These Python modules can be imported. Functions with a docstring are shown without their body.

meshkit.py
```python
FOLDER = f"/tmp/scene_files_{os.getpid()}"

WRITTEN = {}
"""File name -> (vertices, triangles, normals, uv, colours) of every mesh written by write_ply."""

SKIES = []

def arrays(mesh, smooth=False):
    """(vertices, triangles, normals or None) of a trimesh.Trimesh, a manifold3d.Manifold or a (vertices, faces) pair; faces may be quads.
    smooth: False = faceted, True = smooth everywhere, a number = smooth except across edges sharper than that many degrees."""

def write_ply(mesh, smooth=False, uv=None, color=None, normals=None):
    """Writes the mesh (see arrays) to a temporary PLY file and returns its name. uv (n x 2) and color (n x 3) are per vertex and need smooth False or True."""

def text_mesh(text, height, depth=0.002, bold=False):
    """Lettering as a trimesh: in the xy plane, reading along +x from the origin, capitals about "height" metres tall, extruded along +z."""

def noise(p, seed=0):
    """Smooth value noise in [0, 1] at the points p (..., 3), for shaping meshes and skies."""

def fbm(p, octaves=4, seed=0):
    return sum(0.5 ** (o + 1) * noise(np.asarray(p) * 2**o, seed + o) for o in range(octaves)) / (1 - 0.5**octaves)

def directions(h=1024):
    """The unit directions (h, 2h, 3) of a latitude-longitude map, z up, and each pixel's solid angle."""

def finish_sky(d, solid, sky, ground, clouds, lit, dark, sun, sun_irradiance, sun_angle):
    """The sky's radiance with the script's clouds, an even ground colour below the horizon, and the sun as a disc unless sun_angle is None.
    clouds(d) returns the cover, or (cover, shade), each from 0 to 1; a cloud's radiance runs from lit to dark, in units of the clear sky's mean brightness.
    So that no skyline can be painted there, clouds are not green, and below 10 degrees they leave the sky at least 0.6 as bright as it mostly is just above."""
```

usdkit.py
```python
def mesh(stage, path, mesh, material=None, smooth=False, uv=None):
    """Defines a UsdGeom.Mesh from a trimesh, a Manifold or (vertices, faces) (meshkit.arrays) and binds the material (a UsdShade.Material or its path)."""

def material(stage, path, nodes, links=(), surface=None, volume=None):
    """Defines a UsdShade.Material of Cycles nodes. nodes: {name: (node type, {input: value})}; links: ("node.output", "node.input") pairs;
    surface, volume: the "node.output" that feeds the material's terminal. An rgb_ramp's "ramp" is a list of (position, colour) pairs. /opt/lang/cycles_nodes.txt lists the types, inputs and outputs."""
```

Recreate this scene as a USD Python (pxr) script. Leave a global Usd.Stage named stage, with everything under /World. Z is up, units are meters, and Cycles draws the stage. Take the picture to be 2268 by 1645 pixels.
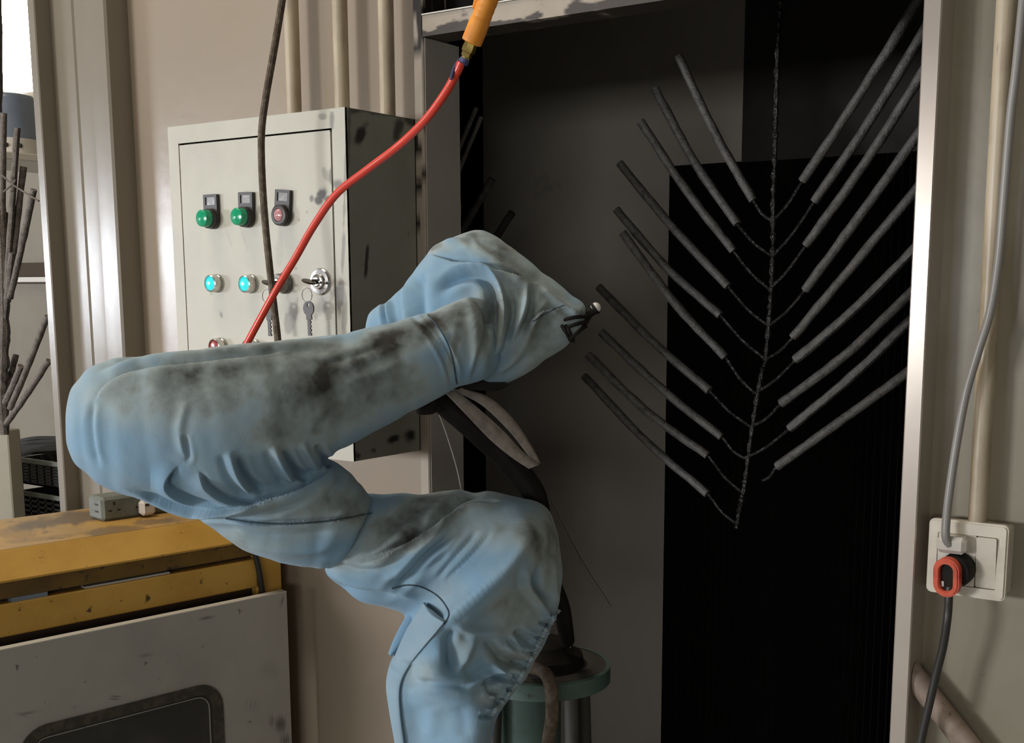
import math, random
import numpy as np
import trimesh
import usdkit, meshkit
from pxr import Usd, UsdGeom, UsdLux, UsdShade, Gf, Sdf, Vt
from scipy.ndimage import gaussian_filter
from scipy.spatial import ConvexHull

random.seed(7)
rng = np.random.default_rng(7)
stage = Usd.Stage.CreateInMemory()
UsdGeom.SetStageUpAxis(stage, 'Z')
UsdGeom.SetStageMetersPerUnit(stage, 1.0)
UsdGeom.Xform.Define(stage, '/World')
UsdGeom.Scope.Define(stage, '/World/Looks')

# ------------------------------------------------------------------ camera
FOC, PX, PY = 2650.0, 1215.0, 1061.0           # pixels of the 2268 x 1645 frame
YAW, PITCH = math.radians(34.1), math.radians(9.03)
EYE = np.array([0, -1.5, 1.6])
FW = np.array([-math.sin(YAW) * math.cos(PITCH), math.cos(YAW) * math.cos(PITCH), -math.sin(PITCH)])
RT = np.array([math.cos(YAW), math.sin(YAW), 0.0])
UP = np.cross(RT, FW)
cam = UsdGeom.Camera.Define(stage, '/World/camera')
cam.AddTransformOp().Set(Gf.Matrix4d(*[float(x) for x in (*RT, 0, *UP, 0, *(-FW), 0, *EYE, 1)]))
cam.CreateHorizontalApertureAttr(36.0)
cam.CreateFocalLengthAttr(FOC / 2268 * 36)
cam.CreateHorizontalApertureOffsetAttr((1134 - PX) / 2268 * 36)
cam.CreateVerticalApertureOffsetAttr((PY - 822.5) / 2268 * 36)
cam.CreateClippingRangeAttr(Gf.Vec2f(0.05, 200))
cam.CreateExposureAttr(0.0)


# ------------------------------------------------------------------ lights
def rect_light(name, centre, aim, w, h, power, color):
    L = UsdLux.RectLight.Define(stage, '/World/' + name)
    c, z = np.array(centre, float), np.array(centre, float) - np.array(aim, float)
    z /= np.linalg.norm(z)
    x = np.cross([0, 0, 1.0] if abs(z[2]) < .95 else [0, 1.0, 0], z); x /= np.linalg.norm(x)
    y = np.cross(z, x)
    L.AddTransformOp().Set(Gf.Matrix4d(*[float(v) for v in (*x, 0, *y, 0, *z, 0, *c, 1)]))
    L.CreateWidthAttr(w); L.CreateHeightAttr(h); L.CreateIntensityAttr(power); L.CreateColorAttr(Gf.Vec3f(*color))
    return L


# daylight through the windows in the wall behind the photographer, and the hall's ceiling lamps
rect_light('daylight_strip', (-11.3, -6.95, 1.75), (-11.3, 0, 1.75), 4.0, 0.75, 55.0, (0.88, 0.92, 1.0))
rect_light('daylight_door', (-4.3, -6.95, 1.75), (-4.3, 0, 1.75), 1.6, 0.75, 74.0, (0.97, 0.98, 1.0))
rect_light('daylight_narrow', (-2.6, -6.95, 1.75), (-2.6, 0, 1.75), 1.7, 0.75, 8.0, (0.95, 0.97, 1.0))
rect_light('daylight_right', (2.2, -6.95, 1.75), (2.2, 0, 1.75), 3.0, 0.75, 9.5, (1.0, 0.97, 0.90))
rect_light('ceiling_lamp_light_a', (-2.0, -0.95, 4.4), (-2.0, -0.95, 0), 1.2, 0.5, 25.0, (1.0, 0.86, 0.68))
rect_light('ceiling_lamp_light_b', (-4.6, -3.4, 4.2), (-4.6, -3.4, 0), 1.6, 0.6, 10.0, (1.0, 0.88, 0.72))
rect_light('ceiling_lamp_light_c', (-4.6, 1.0, 4.2), (-4.6, 1.0, 0), 1.2, 0.5, 5.0, (1.0, 0.94, 0.82))
dome = UsdLux.DomeLight.Define(stage, '/World/sky')
dome.CreateIntensityAttr(0.02); dome.CreateColorAttr(Gf.Vec3f(0.9, 0.95, 1.0))


# ------------------------------------------------------------------ helpers
def at(u, v, x=None, y=None, z=None, d=None):
    """The point of the place that pixel (u, v) of the photograph shows, on the plane x, y or z = given, or at depth d."""
    r = FW + RT * (u - PX) / FOC - UP * (v - PY) / FOC
    if d is not None: k = d
    elif y is not None: k = (y - EYE[1]) / r[1]
    elif x is not None: k = (x - EYE[0]) / r[0]
    else: k = (z - EYE[2]) / r[2]
    return EYE + r * k


def px(p):
    d = np.asarray(p, float) - EYE
    k = d @ FW
    return np.stack([PX + FOC * (d @ RT) / k, PY - FOC * (d @ UP) / k], -1)


USED = {}


def free_path(base):
    n = USED.get(base, 0)
    USED[base] = n + 1
    return base if n == 0 else f'{base}_{n:03d}'


def says(prim, label=None, cat=None, group=None, kind=None):
    for k, v in (('label', label), ('category', cat), ('group', group), ('kind', kind)):
        if v: prim.SetCustomDataByKey(k, v)
    return prim


def thing(name, label, cat, loc=(0, 0, 0), group=None):
    x = UsdGeom.Xform.Define(stage, free_path('/World/' + name))
    x.AddTranslateOp().Set(Gf.Vec3d(*map(float, loc)))
    p = x.GetPrim()
    ORIGIN[str(p.GetPath())] = np.array(loc, float)
    return says(p, label, cat, group)


ORIGIN = {}


def part(name, mesh, mat, parent=None, smooth=35, label=None, stain=None):
    """One Mesh prim; mesh in world coordinates, moved into its thing's own space."""
    base = str(parent.GetPath()) if parent else '/World'
    path = free_path(base + '/' + name)
    org = np.zeros(3)
    for k, o in ORIGIN.items():
        if base == k or base.startswith(k + '/'): org = o
    v, f, n = meshkit.arrays(mesh, smooth)
    m = usdkit.mesh(stage, path, (v - org, f), MAT[mat])
    if n is not None:
        m.CreateNormalsAttr(Vt.Vec3fArray.FromNumpy(n.astype(np.float32))); m.SetNormalsInterpolation('vertex')
    if stain is not None:
        pv = UsdGeom.PrimvarsAPI(m).CreatePrimvar('stain', Sdf.ValueTypeNames.FloatArray, 'vertex')
        pv.Set(Vt.FloatArray.FromNumpy(np.asarray(stain(v) if callable(stain) else stain, np.float32)))
    p = m.GetPrim()
    return says(p, label) if label else p


def struct(name, mesh, mat, label=None, cat=None, **k):
    p = part(name, mesh, mat, **k)
    return says(p, label, cat, kind='structure')


def solo(name, mesh, mat, label, cat, group=None, **k):
    return says(part(name, mesh, mat, **k), label, cat, group)


def cat_(*ms):
    return trimesh.util.concatenate([m for m in ms])


def box(x0, x1, y0, y1, z0, z1, r=0.0):
    """Axis-aligned box, edges chamfered by r."""
    lo, hi = np.array([x0, y0, z0], float), np.array([x1, y1, z1], float)
    if r <= 0:
        return trimesh.creation.box(extents=hi - lo, transform=trimesh.transformations.translation_matrix((lo + hi) / 2))
    r = min(r, *(0.45 * (hi - lo)))
    pts = []
    for a in range(3):
        l, h = lo + r, hi - r
        l[a], h[a] = lo[a], hi[a]
        pts += [[(l, h)[i][0], (l, h)[j][1], (l, h)[k][2]] for i in (0, 1) for j in (0, 1) for k in (0, 1)]
    return trimesh.convex.convex_hull(np.array(pts))


def frame_of(t):
    t = np.asarray(t, float) / np.linalg.norm(t)
    a = np.cross(t, [0, 0, 1.0] if abs(t[2]) < .9 else [0, 1.0, 0]); a /= np.linalg.norm(a)
    return a, np.cross(t, a)


def spline(pts, n):
    """Smooth curve through the points (Catmull-Rom)."""
    p = np.asarray(pts, float)
    if len(p) < 3: return p[0] + (p[-1] - p[0]) * np.linspace(0, 1, n)[:, None]
    p = np.vstack([2 * p[0] - p[1], p, 2 * p[-1] - p[-2]])
    t = np.linspace(0, len(p) - 3 - 1e-9, n)
    i = t.astype(int); s = (t - i)[:, None]
    a, b, c, d = p[i], p[i + 1], p[i + 2], p[i + 3]
    return .5 * (2 * b + (c - a) * s + (2 * a - 5 * b + 4 * c - d) * s ** 2 + (3 * b - a - 3 * c + d) * s ** 3)


def tube(pts, r, sides=12, flat=None, axis=None, caps=True):
    """Swept tube along pts; r radius or radii. flat: second half-width; axis: direction of the first half-width."""
    p = np.asarray(pts, float); n = len(p)
    r = np.broadcast_to(np.asarray(r, float), (n,))
    t = np.gradient(p, axis=0); t /= np.linalg.norm(t, axis=1, keepdims=True) + 1e-12
    A = np.zeros((n, 3)); a0 = frame_of(t[0])[0] if axis is None else np.asarray(axis, float)
    for i in range(n):
        a0 = a0 - t[i] * (a0 @ t[i]); a0 /= np.linalg.norm(a0); A[i] = a0
    B = np.cross(t, A)
    r2 = r if flat is None else np.broadcast_to(np.asarray(flat, float), (n,))
    g = np.arange(sides) * 2 * np.pi / sides
    v = p[:, None] + r[:, None, None] * np.cos(g)[None, :, None] * A[:, None] + r2[:, None, None] * np.sin(g)[None, :, None] * B[:, None]
    i, j = np.meshgrid(np.arange(n - 1), np.arange(sides), indexing='ij')
    q = np.stack([i * sides + j, i * sides + (j + 1) % sides, (i + 1) * sides + (j + 1) % sides, (i + 1) * sides + j], -1).reshape(-1, 4)
    f = np.vstack([q[:, [0, 1, 2]], q[:, [0, 2, 3]]])
    v = v.reshape(-1, 3)
    if caps:
        k = len(v); v = np.vstack([v, p[0], p[-1]])
        s = np.arange(sides); e = (n - 1) * sides
        f = np.vstack([f, np.stack([np.full(sides, k), (s + 1) % sides, s], 1), np.stack([np.full(sides, k + 1), e + s, e + (s + 1) % sides], 1)])
    return trimesh.Trimesh(v, f, process=False)


def lathe(profile, origin, axis, sides=32):
    """Surface of revolution: profile of (radius, height along axis)."""
    t = np.asarray(axis, float) / np.linalg.norm(axis)
    a, b = frame_of(t)
    g = np.arange(sides) * 2 * np.pi / sides
    pr = np.asarray(profile, float)
    v = np.asarray(origin) + pr[:, None, 1:2] * t + pr[:, None, 0:1] * (np.cos(g)[None, :, None] * a + np.sin(g)[None, :, None] * b)
    n = len(pr)
    i, j = np.meshgrid(np.arange(n - 1), np.arange(sides), indexing='ij')
    q = np.stack([i * sides + j, i * sides + (j + 1) % sides, (i + 1) * sides + (j + 1) % sides, (i + 1) * sides + j], -1).reshape(-1, 4)
    v = v.reshape(-1, 3)
    m = trimesh.Trimesh(v, np.vstack([q[:, [0, 1, 2]], q[:, [0, 2, 3]]]), process=False)
    return m


def prism(poly, org, ax, ay, depth):
    """Polygon (shapely or points) in the plane org + ax, ay, extruded by depth along ax x ay."""
    from shapely.geometry import Polygon
    g = poly if hasattr(poly, 'exterior') else Polygon(poly)
    m = trimesh.creation.extrude_polygon(g, abs(depth), engine='earcut')
    ax, ay = np.asarray(ax, float), np.asarray(ay, float)
    az = np.cross(ax, ay)
    T = np.eye(4); T[:3, 0], T[:3, 1], T[:3, 2], T[:3, 3] = ax, ay, az, np.asarray(org, float) + (az * depth if depth < 0 else 0)
    m.apply_transform(T)
    return m


def rrect(x0, y0, x1, y1, r):
    from shapely.geometry import box as sbox
    return sbox(x0 + r, y0 + r, x1 - r, y1 - r).buffer(r, quad_segs=6)


def grid_sheet(org, ax, ay, nx, ny):
    """A flat sheet of nx x ny cells spanning the vectors ax, ay from org (carries stains on its vertices)."""
    s, t = np.meshgrid(np.linspace(0, 1, nx + 1), np.linspace(0, 1, ny + 1))
    v = np.asarray(org) + s[..., None] * np.asarray(ax) + t[..., None] * np.asarray(ay)
    i, j = np.meshgrid(np.arange(ny), np.arange(nx), indexing='ij')
    k = i * (nx + 1) + j
    q = np.stack([k, k + 1, k + nx + 2, k + nx + 1], -1).reshape(-1, 4)
    return trimesh.Trimesh(v.reshape(-1, 3), np.vstack([q[:, [0, 1, 2]], q[:, [0, 2, 3]]]), process=False)


def seg_dist(q, line, closed=False):
    """Distance of the 2-D points q to a polyline, the signed side, and the position (0..1) along it."""
    line = np.asarray(line, float)
    best = np.full(len(q), 1e9); side = np.zeros(len(q)); pos = np.zeros(len(q))
    L = np.linalg.norm(np.diff(line, axis=0), axis=1); S = np.concatenate([[0], np.cumsum(L)])
    for k in range(len(line) - 1):
        a, b = line[k], line[k + 1]
        e = b - a
        t = np.clip(((q - a) @ e) / (e @ e), 0, 1)
        w = q - a - t[:, None] * e
        d = np.hypot(w[:, 0], w[:, 1])
        c = d < best
        best[c] = d[c]; side[c] = np.sign(e[0] * (q[c, 1] - a[1]) - e[1] * (q[c, 0] - a[0])); pos[c] = (S[k] + t[c] * L[k]) / S[-1]
    return best, side, pos


def sstep(x, a, b):
    t = np.clip((x - a) / (b - a), 0, 1)
    return t * t * (3 - 2 * t)


# ------------------------------------------------------------------ materials
MAT = {}


def mat(name, color, rough=0.6, metal=0.0, color2=None, scale=12.0, lo=0.45, hi=0.65, bump=0.0, bscale=120.0, dirt=None, dlo=0.6, dhi=0.7, dscale=25.0,
        stain=None, spec=0.5, sheen=0.0, stretch=None, rough2=None, emit=None, detail=6.0, stain2=None):
    n = {'p': ('principled_bsdf', {'base_color': color, 'roughness': rough, 'metallic': metal, 'specular_ior_level': spec, 'sheen_weight': sheen}),
         'g': ('geometry', {})}
    l, col = [], None
    vec = 'g.position'
    if stretch:
        n['map'] = ('mapping', {'scale': stretch}); l.append(('g.position', 'map.vector')); vec = 'map.vector'
    if color2 is not None:
        n['n1'] = ('noise_texture', {'scale': scale, 'detail': detail, 'roughness': 0.6})
        n['r1'] = ('rgb_ramp', {'ramp': [(lo, color), (hi, color2)]})
        l += [(vec, 'n1.vector'), ('n1.fac', 'r1.fac')]; col = 'r1.color'
    if dirt is not None:
        n['n2'] = ('noise_texture', {'scale': dscale, 'detail': 8.0, 'roughness': 0.65})
        n['r2'] = ('rgb_ramp', {'ramp': [(dlo, (0, 0, 0)), (dhi, (1, 1, 1))]})
        n['m2'] = ('mix', {'color1': color, 'color2': dirt})
        l += [(vec, 'n2.vector'), ('n2.fac', 'r2.fac'), ('r2.color', 'm2.fac')]
        if col: l.append((col, 'm2.color1'))
        col = 'm2.color'
    if stain is not None:
        n['at'] = ('attribute', {'attribute': 'stain'})
        n['m3'] = ('mix', {'color1': color, 'color2': stain})
        l.append(('at.fac', 'm3.fac'))
        if col: l.append((col, 'm3.color1'))
        col = 'm3.color'
    if col: l.append((col, 'p.base_color'))
    if rough2 is not None:
        n['n4'] = ('noise_texture', {'scale': scale * 2, 'detail': 6.0})
        n['mr'] = ('map_range', {'from_min': .35, 'from_max': .65, 'to_min': rough, 'to_max': rough2, 'clamp': True})
        l += [(vec, 'n4.vector'), ('n4.fac', 'mr.value'), ('mr.result', 'p.roughness')]
    if bump:
        n['n3'] = ('noise_texture', {'scale': bscale, 'detail': 4.0})
        n['b'] = ('bump', {'strength': 1.0, 'distance': bump})
        l += [('g.position', 'n3.vector'), ('n3.fac', 'b.height'), ('b.normal', 'p.normal')]
    if emit:
        n['p'][1]['emission_color'] = emit[0]; n['p'][1]['emission_strength'] = emit[1]
    MAT[name] = usdkit.material(stage, '/World/Looks/' + name, n, l, surface='p.BSDF')


mat('wall_paint', (0.315, 0.260, 0.200), 0.24, color2=(0.285, 0.235, 0.18), scale=3.0, dirt=(0.20, 0.16, 0.125), dlo=0.66, dhi=0.8, dscale=9, bump=0.0006, bscale=14, rough2=0.29, spec=.6)
mat('wall_paint_right', (0.30, 0.27, 0.205), 0.26, color2=(0.26, 0.235, 0.178), scale=4.0, dirt=(0.14, 0.12, 0.1), dlo=0.66, dhi=0.76, dscale=22, bump=0.0006, bscale=14, rough2=0.32, spec=.3)
mat('trim_paint', (0.235, 0.207, 0.165), 0.25, color2=(0.22, 0.193, 0.153), scale=5.0, bump=0.0004, bscale=10)
mat('wall_far', (0.235, 0.205, 0.155), 0.6, color2=(0.20, 0.172, 0.13), scale=3.0)
mat('concrete', (0.30, 0.29, 0.27), 0.7, color2=(0.24, 0.23, 0.215), scale=2.5)
mat('hall', (0.24, 0.22, 0.20), 0.8)
mat('booth_steel', (0.50, 0.47, 0.425), 0.55, color2=(0.45, 0.42, 0.38), scale=4.0, dirt=(0.05, 0.045, 0.04), dlo=0.62, dhi=0.85, dscale=5)
mat('booth_black', (0.008, 0.0075, 0.0075), 0.85, color2=(0.006, 0.0055, 0.0055), scale=20, spec=0.15)
mat('jamb_paint', (0.40, 0.345, 0.28), 0.5, color2=(0.34, 0.29, 0.235), scale=10, dirt=(0.04, 0.034, 0.028), dlo=0.63, dhi=0.67, dscale=20, stain=(0.022, 0.018, 0.015), spec=.3)
mat('post_steel', (0.52, 0.46, 0.40), 0.21, 0.5, color2=(0.42, 0.36, 0.31), scale=7, dirt=(0.10, 0.08, 0.07), dlo=0.70, dhi=0.74, dscale=45, stretch=(1, 1, 0.5), rough2=0.24, spec=0.9)
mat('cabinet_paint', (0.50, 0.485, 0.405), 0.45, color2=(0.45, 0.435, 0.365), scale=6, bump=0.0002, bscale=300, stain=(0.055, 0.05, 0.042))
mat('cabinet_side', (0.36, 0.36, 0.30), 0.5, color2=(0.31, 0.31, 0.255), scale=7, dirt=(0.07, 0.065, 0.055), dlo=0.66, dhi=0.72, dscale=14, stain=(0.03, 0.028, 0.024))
mat('groove', (0.06, 0.055, 0.045), 0.8)
mat('chrome', (0.75, 0.73, 0.70), 0.18, 1.0, color2=(0.5, 0.48, 0.46), scale=80)
mat('steel_dark', (0.20, 0.19, 0.18), 0.35, 0.8)
mat('key_brass', (0.045, 0.036, 0.026), 0.4)
mat('black_plastic', (0.035, 0.031, 0.027), 0.42)
mat('label_plate', (0.20, 0.19, 0.175), 0.3, color2=(0.42, 0.41, 0.39), scale=160)
mat('green_lens', (0.008, 0.30, 0.14), 0.16, emit=((0.0, 0.8, 0.35), 0.02))
mat('pink_lens', (0.50, 0.24, 0.25), 0.16)
mat('teal_lens', (0.02, 0.42, 0.42), 0.15, emit=((0.05, 0.85, 0.9), 0.55))
mat('red_lens', (0.30, 0.02, 0.01), 0.2)
mat('conduit', (0.46, 0.39, 0.28), 0.38, color2=(0.30, 0.24, 0.16), scale=18, stretch=(1, 1, 0.35), dirt=(0.12, 0.09, 0.06), dlo=0.70, dhi=0.76, dscale=40)
mat('dirty_cable', (0.085, 0.062, 0.040), 0.8, color2=(0.17, 0.135, 0.10), scale=90, bump=0.001, bscale=300)
mat('red_hose', (0.70, 0.060, 0.035), 0.28)
mat('orange', (0.86, 0.33, 0.035), 0.45, color2=(0.74, 0.26, 0.03), scale=60)
mat('brass', (0.55, 0.42, 0.14), 0.25, 1.0)
mat('blue_tape', (0.05, 0.06, 0.16), 0.5)
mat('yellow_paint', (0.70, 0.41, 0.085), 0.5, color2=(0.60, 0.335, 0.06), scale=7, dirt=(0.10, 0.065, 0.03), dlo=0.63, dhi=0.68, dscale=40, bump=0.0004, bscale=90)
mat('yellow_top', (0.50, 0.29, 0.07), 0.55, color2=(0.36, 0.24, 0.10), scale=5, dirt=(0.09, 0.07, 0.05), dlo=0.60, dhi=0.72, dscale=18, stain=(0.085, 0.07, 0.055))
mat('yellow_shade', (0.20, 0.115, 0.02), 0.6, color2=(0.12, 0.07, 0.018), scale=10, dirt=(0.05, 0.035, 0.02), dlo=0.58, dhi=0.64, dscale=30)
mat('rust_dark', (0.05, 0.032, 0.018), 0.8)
mat('panel_white', (0.46, 0.44, 0.40), 0.42, color2=(0.40, 0.38, 0.345), scale=5, dirt=(0.10, 0.09, 0.08), dlo=0.66, dhi=0.70, dscale=60, stain=(0.05, 0.045, 0.04))
mat('panel_edge', (0.62, 0.60, 0.54), 0.5)
mat('panel_glass', (0.055, 0.052, 0.047), 0.34, color2=(0.085, 0.08, 0.073), scale=7, dirt=(0.13, 0.12, 0.1), dlo=0.6, dhi=0.8, dscale=6)
mat('gasket', (0.05, 0.045, 0.036), 0.7, color2=(0.10, 0.085, 0.06), scale=60)
mat('grey_plastic', (0.17, 0.19, 0.165), 0.55, color2=(0.13, 0.145, 0.125), scale=40)
mat('white_plastic', (0.68, 0.62, 0.55), 0.35, color2=(0.60, 0.53, 0.45), scale=20)
mat('switch_plastic', (0.66, 0.61, 0.52), 0.32, color2=(0.58, 0.53, 0.44), scale=25, dirt=(0.35, 0.30, 0.22), dlo=0.66, dhi=0.8, dscale=60)
mat('clear_plastic', (0.55, 0.52, 0.47), 0.2)
mat('grey_cable', (0.24, 0.23, 0.215), 0.35)
mat('black_cable', (0.03, 0.028, 0.026), 0.4)
mat('red_rubber', (0.62, 0.10, 0.045), 0.5, color2=(0.45, 0.06, 0.03), scale=60)
mat('rusty_pipe', (0.30, 0.23, 0.185), 0.5, color2=(0.20, 0.15, 0.115), scale=25, dirt=(0.10, 0.07, 0.05), dlo=0.62, dhi=0.70, dscale=60)
mat('rod_coat', (0.125, 0.118, 0.11), 0.5, color2=(0.07, 0.066, 0.061), scale=70, bump=0.002, bscale=260)
mat('stem_coat', (0.012, 0.011, 0.010), 0.22, color2=(0.03, 0.028, 0.026), scale=150, bump=0.004, bscale=180)
mat('booth_sooty', (0.05, 0.046, 0.042), 0.8, color2=(0.035, 0.032, 0.029), scale=6, spec=.2)
mat('rod_brown', (0.16, 0.135, 0.115), 0.65, color2=(0.08, 0.068, 0.058), scale=60, bump=0.002, bscale=240)
mat('wire', (0.50, 0.47, 0.43), 0.5)
mat('rod_light', (0.38, 0.36, 0.33), 0.6, color2=(0.24, 0.225, 0.205), scale=90)
mat('strap', (0.30, 0.265, 0.23), 0.8, color2=(0.20, 0.175, 0.15), scale=70, stretch=(1, 1, 1))
mat('black_rubber', (0.010, 0.009, 0.008), 0.6, color2=(0.016, 0.014, 0.012), scale=30, spec=0.15)
mat('mint_paint', (0.075, 0.125, 0.110), 0.5, color2=(0.055, 0.095, 0.083), scale=14, dirt=(0.05, 0.05, 0.045), dlo=0.62, dhi=0.7, dscale=50)
mat('plate_dark', (0.05, 0.047, 0.042), 0.6, color2=(0.035, 0.033, 0.029), scale=30)
mat('drum_blue', (0.22, 0.26, 0.32), 0.3, color2=(0.18, 0.21, 0.26), scale=6)
mat('shelf_white', (0.7, 0.66, 0.58), 0.5)
mat('crate_black', (0.035, 0.035, 0.035), 0.5)
mat('window_glow', (0.8, 0.8, 0.75), 0.5, emit=((1.0, 0.97, 0.85), 3.0))
mat('ball_white', (0.82, 0.78, 0.74), 0.3)
# the robot's cotton cover: blue cloth, soiled where the stain says so
MAT['cloth'] = usdkit.material(stage, '/World/Looks/cloth', {
    'p': ('principled_bsdf', {'roughness': 0.9, 'specular_ior_level': 0.15, 'sheen_weight': 0.15, 'sheen_roughness': 0.5}), 'g': ('geometry', {}),
    'n1': ('noise_texture', {'scale': 9.0, 'detail': 6.0}), 'r1': ('rgb_ramp', {'ramp': [(.4, (0.200, 0.345, 0.480)), (.65, (0.240, 0.390, 0.52))]}),
    'at': ('attribute', {'attribute': 'stain'}),
    'f1': ('map_range', {'from_min': 0.0, 'from_max': 0.5, 'to_min': 0.0, 'to_max': 0.95, 'clamp': True}), 'm1': ('mix', {'color2': (0.355, 0.425, 0.425)}),
    'f2': ('map_range', {'from_min': 0.38, 'from_max': 0.95, 'to_min': 0.0, 'to_max': 1.0, 'clamp': True}), 'm2': ('mix', {'color2': (0.034, 0.031, 0.027)}),
    'n3': ('noise_texture', {'scale': 700.0, 'detail': 2.0}), 'b': ('bump', {'strength': 1.0, 'distance': 0.00015})},
    [('g.position', 'n1.vector'), ('n1.fac', 'r1.fac'), ('r1.color', 'm1.color1'), ('at.fac', 'f1.value'), ('f1.result', 'm1.fac'), ('m1.color', 'm2.color1'),
     ('at.fac', 'f2.value'), ('f2.result', 'm2.fac'), ('m2.color', 'p.base_color'), ('g.position', 'n3.vector'), ('n3.fac', 'b.height'), ('b.normal', 'p.normal')], surface='p.BSDF')
mat('cloth_dark', (0.06, 0.10, 0.14), 0.85, color2=(0.04, 0.045, 0.05), scale=60)

# ------------------------------------------------------------------ the setting
XL, XJ, XP = -2.13, -1.27, -0.434          # edge trim | booth's left jamb | right face of booth's right post
struct('floor', box(-14, 4, -7.2, 4.2, -0.1, 0), 'concrete', 'grey concrete floor of the workshop', 'floor')
struct('ceiling', box(-14, 4, -7.2, 4.2, 4.6, 4.7), 'hall', 'plain workshop ceiling', 'ceiling')
struct('wall_rear', cat_(box(-14, 4, -7.2, -7.0, 0, 1.37), box(-14, 4, -7.2, -7.0, 2.13, 4.6), box(-9.3, -5.1, -7.2, -7.0, 1.37, 2.13), box(-14, -13.3, -7.2, -7.0, 1.37, 2.13), box(-1.75, .7, -7.2, -7.0, 1.37, 2.13), box(3.7, 4, -7.2, -7.0, 1.37, 2.13)), 'hall', 'workshop wall with strip windows', 'wall')
struct('wall_side', box(4.0, 4.1, -7.2, 4.2, 0, 4.6), 'hall', 'plain workshop side wall', 'wall')
struct('wall_left', box(XL, XJ + .001, 0.0, 0.03, 0, 4.6), 'wall_paint', 'beige painted sheet-metal wall behind the control cabinet', 'wall')
struct('wall_right', box(XP - .02, 4.0, 0.0, 0.03, 0, 4.6), 'wall_paint_right', 'greyish sheet-metal wall right of the booth, carrying the white switch', 'wall')
struct('wall_above', box(XJ, XP - .02, 0.0, 0.03, 2.46, 4.6), 'hall', 'sheet-metal wall over the booth opening', 'wall')
struct('trim_1', box(-2.152, XL, -0.084, 0.03, 0, 4.6, .002), 'trim_paint', 'thin pale vertical edge trim at the left end of the wall', 'trim')
rib = [(-2.13, 0.0), (-2.13, -.050), (-2.062, -.052), (-2.058, -.049), (-2.016, -.0495), (-2.012, -.052), (-1.969, -.050), (-1.965, -.046), (-1.965, 0.0)]
struct('trim_2', prism(rib[::-1], (0, 0, 0), (1, 0, 0), (0, 1, 0), 4.6), 'trim_paint', 'pale folded sheet-metal column strip between edge trim and cabinet wall', 'trim')

# room beyond the wall's left end
struct('wall_far', box(-14, -2.2, 1.9, 2.0, 0, 4.6), 'wall_far', 'beige wall seen far off past the left edge trim', 'wall')
struct('wall_hall_left', box(-14.1, -14, -7.2, 4.2, 0, 4.6), 'hall', 'plain workshop wall on the far left', 'wall')
p0, p1 = at(-420, -360, y=1.88), at(110, 195, y=1.88)
struct('window_1', box(p0[0], p1[0], 1.87, 1.895, p1[2], p0[2]), 'window_glow', 'bright overexposed window at the top left', 'window')

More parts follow.
